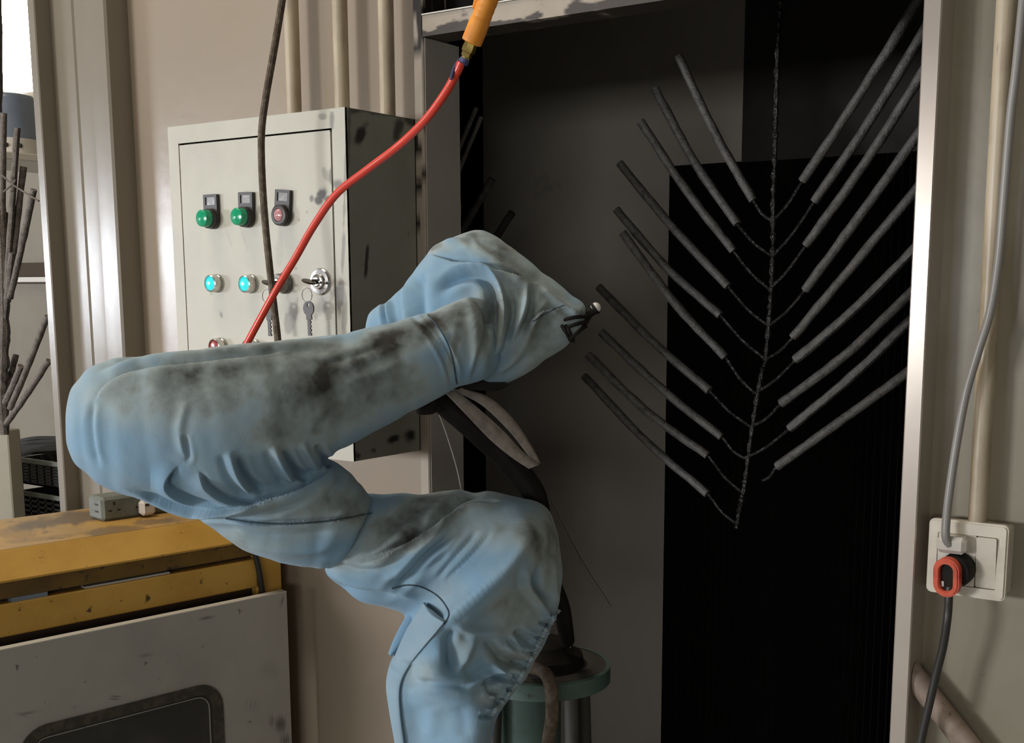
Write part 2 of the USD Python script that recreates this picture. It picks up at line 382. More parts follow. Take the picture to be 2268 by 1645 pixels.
# ------------------------------------------------------------------ spray booth
front = thing('booth_frame', 'pale steel front frame of the booth, with chipped left jamb and bright right post', 'frame', (-0.85, 0.0, 0))
jm = box(-1.2685, -1.249, -0.004, 0.08, 0, 2.45, .002).subdivide_to_size(.02)
part('jamb', jm, 'jamb_paint', front, smooth=False, label='left jamb with chipped black paint marks', stain=lambda v: sstep(meshkit.fbm(v * 34, 3, 31) + .24 * sstep(v[:, 2], 1.86, 1.97) - .10, .56, .60) * sstep(v[:, 2], 1.2, 1.3))
part('jamb_return', box(-1.2495, -1.2475, 0.0, 0.085, 0, 1.985), 'booth_steel', front)
part('post', box(-0.4560, -0.4345, -0.052, 0.06, 0, 2.45, .0015), 'post_steel', front, label='bright bare steel right post')
hb = cat_(box(-1.249, -0.456, -0.004, 0.0, 1.986, 2.017), box(-1.249, -0.456, 0.0, 0.05, 1.986, 1.990))
hb = hb.subdivide_to_size(.012)
part('header_beam', hb, 'jamb_paint', front, smooth=False, stain=lambda v: np.clip(sstep(meshkit.fbm(v * 30, 4, 33) + .34 * sstep(2.004 - v[:, 2], 0, .016) - .12, .50, .62), 0, .9), label='sooty pale header beam across the top')
part('header_flange', box(-1.249, -0.456, -0.006, 0.0, 2.0175, 2.0195), 'panel_edge', front)
part('upper_panel', box(-1.249, -0.456, 0.055, 0.06, 1.99, 2.45), 'booth_black', front, label='black sheet over the opening')
booth = thing('spray_booth', 'dark open spray booth interior with black filter walls, behind the blue robot', 'spray booth', (-0.85, 0.5, 0))
BX = at(1475, 900, y=.9)[0]                 # edges of the dark openings in the back wall
BL = at(1071, 420, y=.9)[0]
BW = -2.11
part('back_panel', box(BL, BX, 0.9, 0.9004, 0, 2.43), 'booth_steel', booth, label='dim brown-grey back panel')
BK = at(1645, 250, y=.9)[0]
part('back_panel', box(BX, BK, 0.8996, 0.9004, 1.868, 2.43), 'booth_steel', booth)
part('rear_panel', box(BW, 0.5, 0.935, 0.94, 0, 2.43), 'booth_black', booth)
part('exhaust_panel', box(BK, 0.5, 0.8996, 0.9004, 1.866, 2.43), 'booth_sooty', booth, label='soot-black exhaust panel over the filter')
part('side_panel', box(BW - .02, BW, 0.09, 0.98, 0, 2.45), 'booth_black', booth)
part('side_panel', box(0.5, 0.52, 0.09, 0.98, 0, 2.45), 'booth_black', booth)
part('roof_panel', box(BW, 0.52, 0.09, 0.98, 2.43, 2.45), 'booth_black', booth)
part('front_panel', cat_(box(BW, XJ, 0.09, 0.10, 0, 2.43), box(XP, 0.5, 0.09, 0.10, 0, 2.43)), 'booth_black', booth)


def pleats(x0, x1, z0, z1, y, n, dep):
    xs = np.linspace(x0, x1, 2 * n + 1)
    v = [(x, y + (dep if k % 2 else 0), z) for z in (z0, z1) for k, x in enumerate(xs)]
    m = len(xs)
    f = []
    for k in range(m - 1):
        f += [(k, k + 1, m + k + 1), (k, m + k + 1, m + k)]
    return trimesh.Trimesh(v, f, process=False)


part('filter_panel', pleats(BX, 0.49, 0.0, 1.868, 0.9, 110, 0.02), 'booth_black', booth, smooth=False, label='black pleated exhaust filter')
part('filter_panel', pleats(BW, BL, 0.0, 2.43, 0.9, 25, 0.02), 'booth_black', booth, smooth=False, label='black pleated exhaust filter')


part('paint_string', tube(spline([at(u, v, y=.893) for u, v in ((1212, 1100), (1258, 1190), (1300, 1265), (1330, 1310), (1352, 1345))], 30), .0022, 6), 'booth_steel', booth, label='dried paint string on the back panel')

# ------------------------------------------------------------------ hanging racks
def rough_rod(a, b, r, sides=9, n=16, bend=0.0, seed=0, lump=0.10):
    a, b = np.asarray(a, float), np.asarray(b, float)
    q = np.array([a, (a + b) / 2 + np.array([0, 0, bend]), b])
    c = spline(q, n)
    m = tube(c, np.full(n, r), sides)
    v = np.array(m.vertices)
    nz = meshkit.fbm(v * 70 + seed * 3.1, 2, seed) - .5
    ctr = np.repeat(c, sides, 0)
    k = len(ctr)
    v[:k] = ctr + (v[:k] - ctr) * (1 + lump * 4 * nz[:k, None])
    return trimesh.Trimesh(v, m.faces, process=False)


def wire_tube(pts, r, sides=6, n=None):
    return tube(spline(pts, n or 6 * len(pts)), r, sides)


rack = thing('hanging_rack', 'dark herringbone hanging rack of coated rods, hanging inside the booth behind the robot', 'hanging rack', at(1711, 482, y=.45))
stem_px = [(1735, -260), (1731, -90), (1729, 0), (1723, 86), (1719, 233), (1717, 323), (1713, 428), (1712, 545), (1709, 623), (1705, 688), (1696, 793), (1686, 832), (1668, 937), (1653, 1046), (1647, 1089), (1639, 1125), (1631, 1169)]
tp = at(*stem_px[0], y=.45)
sp = spline([[tp[0] - .005, .45, 2.425]] * int(tp[2] < 2.42) + [at(u, v, y=.45) for u, v in stem_px], 190)
srad = 0.0036 + 0.0030 * (meshkit.noise(sp * 260, 3) - .3) + 0.0014 * np.sin(np.arange(190) * 1.9)
srad[:20] *= .8
stem = tube(sp, np.clip(srad, .0025, .009), 8)
part('stem', stem, 'stem_coat', rack, label='stem lumpy with shiny dried paint')
LEFT = [((1668, 444), (1502, 124)), ((1633, 496), (1451, 197)), ((1624, 555), (1418, 268)), ((1612, 634), (1372, 362)), ((1595, 698), (1365, 464)),
        ((1606, 790), (1379, 515)), ((1571, 865), (1326, 635)), ((1598, 967), (1331, 735)), ((1567, 1008), (1302, 785)), ((1567, 1093), (1294, 832))]
RIGHT = [((1777, 401), (2032, 0)), ((1803, 447), (2039, 74)), ((1785, 543), (2032, 175)), ((1783, 642), (2026, 307)), ((1756, 747), (2022, 428)),
         ((1762, 797), (2015, 560)), ((1731, 893), (2011, 650)), ((1748, 949), (2009, 712)), ((1721, 1033), (2005, 828))]
NODE = [(1711, 490), (1711, 568), (1704, 640), (1702, 722), (1695, 795), (1672, 871), (1663, 945), (1649, 1015), (1643, 1090), (1631, 1160)]
for k, (i_, o_) in enumerate(LEFT):
    a, b = at(*i_, y=.45), at(*o_, y=.43 + .03 * math.sin(k * 2.3))
    part('rod', rough_rod(a, b, .0078, bend=-.010 - .004 * math.sin(k * 1.7), seed=k), 'rod_coat', rack)
    c = at(*NODE[k], y=.45)
    part('branch_wire', wire_tube([c, (a + c) / 2 + [0, 0, -.006], a, a + (b - a) * .15], .0026), 'stem_coat', rack)
for k, (i_, o_) in enumerate(RIGHT):
    a, b = at(*i_, y=.45), at(*o_, y=.43 + .03 * math.sin(k * 1.9))
    b = a + (b - a) * (1.12 + .05 * math.sin(k))
    part('rod', rough_rod(a, b, .0082, bend=-.006 - .006 * math.sin(k * 1.3), seed=20 + k), 'rod_coat', rack)
    c = at(*NODE[k], y=.45) if k < 8 else at(1688, 1064, y=.45)
    part('branch_wire', wire_tube([c, (a + c) / 2 + [0, 0, -.006], a, a + (b - a) * .12], .0026), 'stem_coat', rack)

# second rack in the booth: only its right-hand rods show, past the left jamb
Y2 = .42
rack2 = thing('hanging_rack', 'dark rods of another rack, right of the booth jamb above the robot wrist', 'hanging rack', at(985, 440, y=Y2))
for k, (i_, o_) in enumerate([((985, 405), (1055, 238)), ((990, 440), (1066, 258)), ((990, 566), (1090, 396)), ((1060, 585), (1134, 470))]):
    part('rod', rough_rod(at(*i_, y=Y2), at(*o_, y=Y2), .0045 if k < 2 else .0075, seed=40 + k), 'rod_light' if k < 2 else 'rod_coat' if k == 2 else 'booth_sooty', rack2)
for w in ([(980, 385), (1000, 440), (1019, 491)], [(1017, 423), (1020, 460), (1019, 491)], [(988, 205), (985, 235), (983, 246)], [(938, 620), (962, 545), (990, 440), (1003, 405)]):
    part('wire', wire_tube([at(*p, y=Y2) for p in w], .0014), 'wire', rack2)
part('stem', wire_tube([at(905, v, y=Y2) for v in (-200, 300, 800, 1150)], .006), 'stem_coat', rack2)

# third rack, beyond the wall's left end
Y3 = .22
rack3 = thing('hanging_rack', 'brown paint-crusted rod rack at the far left edge, in front of the blue-grey tank', 'hanging rack', at(8, 900, y=Y3))
st = [at(u, v, y=Y3) for u, v in ((-14, -80), (-8, 300), (4, 560), (8, 700), (6, 800), (4, 880), (10, 962))]
s3 = spline([[st[0][0], Y3, 4.59], [st[0][0], Y3, st[0][2] + .6]] + st, 90)
part('stem', tube(s3, .010 + .012 * meshkit.noise(s3 * 70, 5) * np.linspace(.5, 1, 90) * np.r_[np.ones(80), np.linspace(1, .3, 10)], 9), 'rod_brown', rack3)
for k, (i_, o_) in enumerate([((2, 600), (8, 250)), ((14, 640), (38, 283)), ((16, 668), (52, 369)), ((22, 660), (75, 420)), ((22, 905), (105, 700)), ((8, 880), (35, 785)), ((6, 900), (46, 810)), ((12, 940), (108, 798)), ((-10, 600), (-25, 260)), ((4, 760), (26, 560)), ((0, 720), (14, 470))]):
    part('rod', rough_rod(at(*i_, y=Y3), at(*o_, y=Y3 + .02 * (k % 3)), .0078, seed=60 + k, bend=-.004), 'rod_brown', rack3)
for w in ([(2, 385), (30, 410), (86, 445)], [(8, 425), (30, 405), (34, 398)]):
    part('wire', wire_tube([at(*p, y=Y3 - .01) for p in w], .0022), 'rod_brown', rack3)

# far-left things
Y4 = 1.0
tc = at(15, 250, y=Y4)
def depth(p): return float((np.asarray(p) - EYE) @ FW)
sc = depth(tc) / FOC
R4 = 62 * sc
tank = thing('metal_tank', 'glossy blue-grey metal tank below the bright window at the top left', 'tank', (tc[0], tc[1], at(15, 318, y=Y4)[2]))
z0, z1 = at(15, 300, y=Y4 - R4)[2], at(15, 186, y=Y4 - R4)[2]
part('body', lathe([(0, z1 + .004), (R4 * .55, z1), (R4 * .9, z1 - .012), (R4, z1 - .03), (R4, z0 + .02), (R4 * .97, z0), (0, z0)], (tc[0], tc[1], 0), (0, 0, 1), 48), 'drum_blue', tank)
part('base_ring', lathe([(R4 * .99, z0 + .004), (R4 * 1.01, z0 - .01), (R4 * 1.01, z0 - .05), (0, z0 - .05)], (tc[0], tc[1], 0), (0, 0, 1), 48), 'shelf_white', tank)
for k in range(5):
    g = -.2 - k * .45
    q = np.array([tc[0] + R4 * 1.012 * math.cos(g), tc[1] + R4 * 1.012 * math.sin(g), z0 - .022])
    part('bolt', trimesh.creation.icosphere(1, .008).apply_translation(q), 'black_plastic', tank)
shz = z0 - .05
solo('tank_shelf', box(tc[0] - R4 * 2.5, tc[0] + R4 * 1.35, Y4 - R4 * 1.2, 1.9, shz - .025, shz, .003), 'shelf_white', 'white shelf board carrying the blue-grey tank at the far left', 'shelf')
a, b = at(0, 588, y=1.88), at(140, 612, y=1.88)
rail = thing('wall_rail', 'dark horizontal rail with a pale lower bar on the far left wall', 'rail', (a[0], 1.88, b[2]))
part('rail_bar', box(a[0] - 1, b[0] + .5, 1.86, 1.9, b[2], a[2] + .01, .002), 'rust_dark', rail)
c = at(60, 625, y=1.88)
part('lower_bar', box(a[0] - 1, b[0] + .5, 1.84, 1.9, c[2], b[2] - .002, .002), 'panel_edge', rail)
part('lip', box(a[0] - 1, b[0] + .5, 1.835, 1.9, c[2] - .006, c[2], .001), 'rust_dark', rail)
pa, pb = at(0, 960, y=.9), at(28, 960, y=.9)
solo('steel_post', box(pa[0] - .3, pb[0], .88, .93, 0, pa[2] + .02, .004), 'wall_paint_right', 'low pale steel post under the brown rod rack at the far left', 'post')


def crate(u0, u1, v0, v1, y, label, dz=0.26):
    a, b = at(u0, v0, y=y), at(u1, v1, y=y)
    x0, x1, zt, zb = a[0], b[0] + .25, a[2], b[2]
    t = thing('crate', label, 'crate', ((x0 + x1) / 2, y + dz / 2, zb))
    w = .004
    part('rim', cat_(box(x0 - .008, x1 + .008, y - .008, y, zt - .018, zt, .002), box(x0 - .008, x1 + .008, y + dz, y + dz + .008, zt - .018, zt, .002),
                     box(x0 - .008, x0, y, y + dz, zt - .018, zt, .002), box(x1, x1 + .008, y, y + dz, zt - .018, zt, .002)), 'grey_plastic', t, label='grey worn rim')
    part('base', box(x0, x1, y, y + dz, zb, zb + .006), 'crate_black', t)
    for face in ('y', 'x'):
        ms = []
        n = 7
        for k in range(n + 1):
            zz = zb + (zt - zb - .02) * k / n
            ms.append(box(x0, x1, y, y + w, zz, zz + .008) if face == 'y' else box(x1 - w, x1, y, y + dz, zz, zz + .008))
        for k in range(11):
            q = k / 10
            ms.append(box(x0 + (x1 - x0 - .01) * q, x0 + (x1 - x0 - .01) * q + .01, y, y + w, zb, zt) if face == 'y' else box(x1 - w, x1, y + (dz - .01) * q, y + (dz - .01) * q + .01, zb, zt))
        part('lattice_side', cat_(*ms), 'crate_black', t)
    part('back_side', cat_(box(x0, x0 + w, y, y + dz, zb, zt), box(x0, x1, y + dz - w, y + dz, zb, zt)), 'crate_black', t)


crate(46, 126, 1012, 1082, 1.05, 'black plastic crate stacked as the upper one, left of the edge trim')
crate(48, 134, 1085, 1190, 1.05, 'black plastic crate under another one, left of the edge trim')
a, b = at(44, 1010, y=1.08), at(126, 965, y=1.3)
solo('folded_netting', cat_(*[tube(spline([(at(44, 1006 - 7 * k, y=1.1 + .03 * k)), at(80, 1000 - 6.5 * k + 3 * math.sin(k), y=1.1 + .03 * k), at(140, 996 - 6 * k, y=1.1 + .03 * k)], 12), .012, 6) for k in range(5)]), 'crate_black', 'dark folded netting heaped on the upper black crate', 'netting')

# ------------------------------------------------------------------ control cabinet
CY = -0.16
CX0, CX1, CZ0, CZ1 = -1.668, -1.269, 1.338, 1.864
cab = thing('control_cabinet', 'pale grey-green electrical control cabinet mounted on the wall, with rows of buttons', 'control cabinet', ((CX0 + CX1) / 2, 0, CZ0))


def blobs(spec, base=None):
    """Stain amount on points from a list of soft, ragged ellipses given in pixels: (u, v, ru, rv, angle, strength)."""
    def f(v):
        q = px(v)
        nz = meshkit.fbm(np.c_[q / 22.0, np.zeros(len(q))], 4, 11)
        out = np.zeros(len(q)) if base is None else base(v, q)
        for (u, w, ru, rv, ang, s) in spec:
            a = math.radians(ang)
            d = q - [u, w]
            e = np.hypot((d[:, 0] * math.cos(a) + d[:, 1] * math.sin(a)) / ru, (-d[:, 0] * math.sin(a) + d[:, 1] * math.cos(a)) / rv)
            out = np.maximum(out, s * sstep(1.25 - e + (nz - .5) * 1.4, 0.0, .7))
        return np.clip(out, 0, 1)
    return f


body = cat_(box(CX0, CX1 - .0008, CY + .003, 0.0, CZ0, CZ0 + .002), box(CX0, CX1 - .0008, CY + .003, 0.0, CZ1 - .002, CZ1), box(CX0, CX0 + .002, CY + .003, 0, CZ0, CZ1), box(CX0, CX1, -.003, 0, CZ0, CZ1))
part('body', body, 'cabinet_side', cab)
side_spec = [(800, 300, 12, 28, 20, .9), (880, 285, 12, 30, 10, .8), (812, 575, 4, 35, 5, .9), (915, 265, 22, 14, 30, .9), (870, 972, 16, 9, -20, 1), (910, 965, 16, 16, 0, 1), (828, 997, 7, 6, 0, .8),
             (785, 245, 20, 8, 0, .7), (790, 1008, 10, 8, 0, .8), (900, 255, 40, 8, 8, .6), (772, 300, 5, 120, 2, .5), (840, 250, 60, 5, 9, .7)]
sp_ = grid_sheet((CX1, CY + .001, CZ0), (0, -CY - .001, 0), (0, 0, CZ1 - CZ0), 60, 160)
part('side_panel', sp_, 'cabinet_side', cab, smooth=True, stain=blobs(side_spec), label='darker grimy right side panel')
FRW = .028                                   # front frame
DX0, DX1, DZ0, DZ1 = CX0 + FRW, CX1 - .030, CZ0 + .026, CZ1 - .031
from shapely.geometry import box as sbox
fr = sbox(CX0, CZ0, CX1, CZ1).difference(sbox(DX0 - .003, DZ0 - .003, DX1 + .003, DZ1 + .003))
frame = prism(fr, (0, CY + .004, 0), (1, 0, 0), (0, 0, 1), .004)
fm = frame.subdivide_to_size(.006)
part('front_frame', fm, 'cabinet_paint', cab, smooth=False, stain=blobs([(748, 410, 12, 14, 0, .7), (752, 660, 10, 55, 4, .75), (735, 265, 5, 18, 0, .6), (760, 560, 4, 60, 3, .5), (762, 690, 6, 60, 0, .5), (764, 420, 4, 160, 2, .45), (715, 258, 8, 7, 0, .5)]))
part('door_gap', box(DX0 - .003, DX1 + .003, CY + .012, CY + .014, DZ0 - .003, DZ1 + .003), 'groove', cab)
door_spec = [(716, 428, 12, 16, 20, .95), (706, 445, 10, 10, 0, .95), (728, 440, 11, 10, 0, .85), (742, 405, 8, 14, 0, .8), (690, 440, 5, 9, 0, .7), (735, 392, 6, 20, 0, .6), (720, 385, 6, 14, -20, .35), (735, 270, 6, 24, 0, .5), (741, 480, 4, 60, 0, .6), (744, 620, 5, 40, 3, .7),
             (640, 715, 10, 24, 0, .45), (655, 690, 5, 26, 8, .4), (708, 680, 14, 26, 5, .35), (575, 465, 6, 10, 0, .4), (545, 428, 10, 4, -10, .4), (650, 480, 6, 12, 0, .3), (700, 700, 6, 10, 0, .3),
             (490, 696, 3, 8, -20, .5), (468, 650, 3, 3, 0, .3), (560, 430, 3, 3, 0, .5), (662, 487, 3, 3, 0, .6), (655, 594, 4, 5, 0, .4), (680, 470, 3, 3, 0, .4),
             (505, 520, 3, 40, -18, .10), (540, 525, 4, 50, -16, .12), (620, 545, 8, 70, 2, .12), (600, 400, 40, 60, 0, .05)]
dm = grid_sheet((DX0, CY - .0005, DZ0), (DX1 - DX0, 0, 0), (0, 0, DZ1 - DZ0), 200, 250)
dv = dm.vertices.copy(); dv[:, 1] += 0.0006 * (meshkit.fbm(dv * 14, 2) - .5)
part('door', trimesh.Trimesh(dv, dm.faces, process=False), 'cabinet_paint', cab, smooth=True, stain=blobs(door_spec), label='door smudged with black finger marks')
part('door_edge', cat_(box(DX0, DX1, CY - .0004, CY + .012, DZ1 - .0015, DZ1), box(DX0, DX0 + .0015, CY - .0004, CY + .012, DZ0, DZ1), box(DX1 - .0015, DX1, CY - .0004, CY + .012, DZ0, DZ1)), 'cabinet_paint', cab)
F_ = CY - .001
NRM = (0, -1, 0)


def disc(u, v, prof, sides=28):
    c = at(u, v, y=F_)
    return lathe(prof, (c[0], F_, c[2]), NRM, sides)


def pilot(cx, cz, lens, lab, tilt=0.0, proud=.022):
    g = UsdGeom.Xform.Define(stage, free_path(str(cab.GetPath()) + '/pilot_lamp')).GetPrim()
    says(g, lab)
    ca, sa = math.cos(tilt), math.sin(tilt)
    ax, az = np.array([ca, 0, sa]), np.array([-sa, 0, ca])
    from shapely.geometry import Point
    pl = rrect(-.0160, -.002, .0160, .0385, .002).union(Point(0, 0).buffer(.0165))
    inner = sbox(-.011, .0215, .011, .034)
    part('holder', prism(pl.difference(inner), np.array([cx, F_ + .0, cz]), ax, az, .006), 'black_plastic', g, smooth=False)
    part('name_plate', prism(inner, np.array([cx, F_, cz]), ax, az, .0042), 'label_plate', g, smooth=False)
    part('collar', lathe([(.0158, .006), (.0158, .012), (.0140, .013), (0.0105, .013)], (cx, F_, cz), NRM, 28), 'black_plastic', g)
    if proud > .015:
        part('lens', lathe([(.0136, .010), (.0138, .021), (.0131, .0245), (.010, .0258), (0, .0266)], (cx, F_, cz), NRM, 32), lens, g)
    else:
        part('lens', lathe([(.0106, .011), (.009, .0135), (.005, .015), (0, .0155)], (cx, F_, cz), NRM, 32), lens, g)


b1, b2, b3 = (-1.564, 1.7125), (-1.482, 1.7125), (-1.401, 1.7125)
pilot(*b1, 'green_lens', 'green pilot lamp, leftmost of the top row')
pilot(*b2, 'green_lens', 'green pilot lamp in the middle of the top row', -.03)
pilot(*b3, 'pink_lens', 'faded pink pilot lamp, right of the hanging cable', -.10, proud=.012)


def push(cx, cz, lens, lab):
    g = UsdGeom.Xform.Define(stage, free_path(str(cab.GetPath()) + '/push_button')).GetPrim()
    says(g, lab)
    part('bezel', lathe([(.0150, 0), (.0150, .002), (.0142, .003), (.0142, .012), (.0136, .0138), (.0118, .0145), (.0112, .0125)], (cx, F_, cz), NRM, 32), 'chrome', g)
    part('lens', lathe([(.0112, .0115), (.0108, .0130), (.007, .0137), (0, .0140)], (cx, F_, cz), NRM, 32), lens, g)


push(-1.563, 1.609, 'teal_lens', 'lit turquoise push button, leftmost of the middle row')
push(-1.482, 1.608, 'teal_lens', 'lit turquoise push button, second of the middle row')
push(-1.560, 1.506, 'red_lens', 'red push button just above the robot arm')
push(-1.481, 1.506, 'green_lens', 'push button bezel almost hidden behind the robot arm')


def key_shape(o, ax, az, head=.011, l=.030):
    from shapely.geometry import Point
    g = Point(0, 0).buffer(head).difference(Point(0, head * .45).buffer(head * .25))
    g = g.union(sbox(-.0035, -head - l, .0035, -head * .7)).union(sbox(-.0055, -head - .006, .0055, -head * .8))
    for k in range(4): g = g.difference(sbox(.0018, -head - l + .004 + k * .006, .004, -head - l + .0065 + k * .006))
    return prism(g, o, ax, az, .002)


def ring(c, r, w=.0008):
    g = np.linspace(0, 2 * np.pi, 25)
    return tube(np.c_[c[0] + r * np.cos(g), np.full(25, c[1]), c[2] + r * np.sin(g)], w, 6, caps=False)


def key_lock(cx, cz, plate, proud, lab, mats):
    g = UsdGeom.Xform.Define(stage, free_path(str(cab.GetPath()) + '/key_switch')).GetPrim()
    says(g, lab)
    part('escutcheon', lathe(plate, (cx, F_, cz), NRM, 36), mats[0], g)
    part('barrel', lathe([(.008, 0), (.008, proud), (.0066, proud + .001), (0, proud + .001)], (cx, F_, cz), NRM, 24), mats[1], g)
    q = np.array([cx, F_ - proud - .018, cz])
    part('key', cat_(lathe([(0, -.0014), (.0105, -.0014), (.0112, 0), (.0105, .0014), (0, .0014)], (cx, F_ - proud - .015, cz), (.35, 0, 1), 24), box(cx - .0012, cx + .0012, F_ - proud - .008, F_ - proud + .004, cz - .0035, cz + .0035)), 'key_brass', g, label='key left in the lock')
    rc = (cx - .002, F_ - proud - .018, cz - .020)
    part('key_ring', ring(rc, .0105), 'steel_dark', g)
    part('key', key_shape((rc[0] + .003, rc[1] + .001, rc[2] - .020), (1, 0, .03), (-.03, 0, 1)), 'key_brass', g, label='spare key hanging from the ring')


key_lock(-1.327, 1.611, [(.0205, 0), (.0205, .0015), (.0188, .0035), (.012, .004), (.011, .009), (.008, .0095)], .010, 'key lock with round chrome escutcheon, at the door edge', ('chrome', 'chrome'))
key_lock(-1.404, 1.609, [(.0165, 0), (.0165, .004), (.0145, .006), (.0145, .015), (.013, .018), (.008, .0185)], .019, 'key switch half hidden behind the red hose', ('steel_dark', 'chrome'))

# ------------------------------------------------------------------ conduits, cables and hose on the wall
for k, (u, lab) in enumerate(((649, 'cream conduit pipe into the cabinet top, leftmost of three'), (756, 'cream conduit pipe into the cabinet top, middle of three'), (857, 'cream conduit pipe beside the booth jamb, rightmost of three'))):
    x = at(u, 150, y=-.035)[0]
    solo('conduit_pipe', tube([(x, -.035, CZ1 - .001), (x, -.035, 2.6), (x, -.035, 4.55)], .0122, 20), 'conduit', lab, 'pipe', group='conduits on the cabinet')
hc = [(640, -160), (632, -60), (625, 0), (607, 110), (588, 220), (579, 300), (581, 400), (588, 500), (597, 590), (607, 680), (614, 740), (619, 800), (622, 900)]
top_ = at(*hc[0], y=-.235)
solo('hanging_cable', tube(spline([top_ + [.16, -.02, 4.59 - top_[2]], top_ + [.10, -.01, .9]] + [at(u, v, y=-.235 - .02 * i / 12) for i, (u, v) in enumerate(hc)], 90), .0053, 10), 'dirty_cable', 'thin grimy dark cable dangling in front of the control cabinet', 'cable')

GD = 1.16
g0, g1 = at(1117, -90, d=GD - .03), at(1033, 123, d=GD)
gun = thing('air_gun', 'orange spray gun handle hanging at the top edge, with a red hose', 'air gun', g1)
ax = g0 - g1; LG = np.linalg.norm(ax); axn = ax / LG
rg = 21.5 * GD / FOC
prof = [(0, .012), (rg * .80, .012), (rg * 1.05, .013), (rg * 1.07, .016), (rg * 1.06, .034), (rg * .98, .036)]
h = .036
while h < LG:
    prof += [(rg * .98, h + .002), (rg * 1.005, h + .003), (rg * 1.005, h + .0055), (rg * .98, h + .0062)]
    h += .0062
part('grip', lathe(prof + [(0, h)], g1, axn, 30), 'orange', gun, label='ribbed orange sleeve')
sidev = np.cross(axn, FW); sidev /= np.linalg.norm(sidev)
tl = [at(1088, -60, d=GD - .01), at(1052, 20, d=GD - .01)]
part('trigger', tube([tl[0], (tl[0] + tl[1]) / 2, tl[1]], [.0075, .007, .003], 10, flat=[.004, .004, .002], axis=RT), 'orange', gun)
part('hose_fitting', cat_(lathe([(0, .0125), (.0060, .0125), (.0066, .008), (.0066, .004), (.0052, .002), (.0052, -.001), (0, -.001)], g1, axn, 6), lathe([(.0042, .004), (.0042, -.004), (0, -.004)], g1, axn, 16)), 'brass', gun, smooth=20, label='hexagonal brass hose fitting')
part('hose_ferrule', tube([g1 - axn * .003, g1 - axn * .009], .0050, 14), 'blue_tape', gun)
hose_px = [(1022, 138, GD), (1012, 160, GD + .005), (985, 208, GD + .02), (940, 268, GD + .05), (880, 325, GD + .09), (810, 378, GD + .12), (745, 430, GD + .15), (695, 500, GD + .18), (655, 570, GD + .21), (610, 645, GD + .235), (550, 755, GD + .26), (505, 840, GD + .28), (470, 930, GD + .29)]
solo('air_hose', tube(spline([at(u, v, d=d) for u, v, d in hose_px], 90), 8.9 * 1.25 / FOC, 14), 'red_hose', 'bright red air hose running from the orange gun down past the cabinet', 'hose')
part('cord', tube(spline([at(u, v, d=GD + .002) for u, v in ((1023, 128), (1009, 144), (1001, 166), (999, 176))], 12), .0018, 6), 'blue_tape', gun)
part('supply_hose', tube(spline([g0, g0 + axn * .12 + [0, 0, .05], g0 + axn * .2 + [.01, -.01, .5], [g0[0] + .1, g0[1] - .05, 4.59]], 60), .0052, 12), 'red_hose', gun)

# ------------------------------------------------------------------ right wall: conduit, socket, plugs
x = at(2195, 600, y=-.028)[0]
sz = 1.322
solo('conduit_pipe', tube([(x + .001, -.028, sz - .004), (x, -.028, 1.9), (x - .001, -.028, 3.0), (x, -.028, 4.5)], .0112, 20), 'conduit', 'cream conduit pipe running down into the white wall switch', 'pipe')
SX0, SX1, SZ0, SZ1, SY = -.4225, -.3285, 1.2295, 1.3225, -.042
sock = thing('wall_switch', 'white wall switch and socket box mounted right of the steel post', 'switch', ((SX0 + SX1) / 2, 0, SZ0))
part('back_box', box(SX0 + .004, SX1 - .002, SY + .010, 0, SZ0 + .004, SZ1 - .004, .003), 'switch_plastic', sock)
pl = rrect(SX0, SZ0, SX1, SZ1, .007)
ho = rrect(SX0 + .0115, SZ0 + .013, SX1 - .0115, SZ1 - .016, .002)
pm = prism(pl.difference(ho), (0, SY + .010, 0), (1, 0, 0), (0, 0, 1), .0075)
pb = prism(pl.buffer(-.0022).difference(ho), (0, SY + .003, 0), (1, 0, 0), (0, 0, 1), .003)
part('face_plate', cat_(pm, pb), 'switch_plastic', sock, smooth=False)
mid = SX0 + .058
part('socket_insert', prism(rrect(SX0 + .012, SZ0 + .0135, mid - .0006, SZ1 - .0165, .0015), (0, SY + .006, 0), (1, 0, 0), (0, 0, 1), .005), 'switch_plastic', sock, smooth=False)
rk = prism(rrect(mid + .0006, SZ0 + .0135, SX1 - .012, SZ1 - .0165, .002), (0, SY + .006, 0), (1, 0, 0), (0, 0, 1), .007)
rv = rk.vertices.copy(); zc = (SZ0 + SZ1) / 2
rv[:, 1] += np.where(rv[:, 1] < SY + .003, -.0035 * (rv[:, 2] - zc) / .03, 0)
part('rocker', trimesh.Trimesh(rv, rk.faces, process=False), 'switch_plastic', sock, smooth=False)
part('rocker_mark', box(mid + .008, SX1 - .018, SY - .0028, SY + .004, SZ1 - .0262, SZ1 - .0250), 'grey_plastic', sock)
part('gap_line', box(SX0 + .0112, SX1 - .0112, SY + .0062, SY + .0078, SZ0 + .0127, SZ1 - .0157), 'groove', sock)
pc = at(2112, 1200, y=SY)
cord = thing('appliance_cord', 'grey cable coming down the right wall into a clear plug above the red one', 'cord', (pc[0], SY, pc[2]))
plug = box(pc[0] - .016, pc[0] + .020, SY - .022, SY + .002, pc[2] - .011, pc[2] + .010, .005)
part('plug', plug, 'clear_plastic', cord, label='cloudy translucent plug')
gt = at(2290, -260, y=-.05)
gc = [(2290, -260, -.05), (2266, 0, -.055), (2251, 150, -.055), (2238, 260, -.053), (2225, 420, -.052), (2212, 570, -.052), (2193, 690, -.054), (2166, 780, -.056), (2140, 870, -.056), (2119, 980, -.058), (2104, 1080, -.061), (2096, 1150, -.063), (2095, 1190, -.064), (2104, 1207, -.060)]
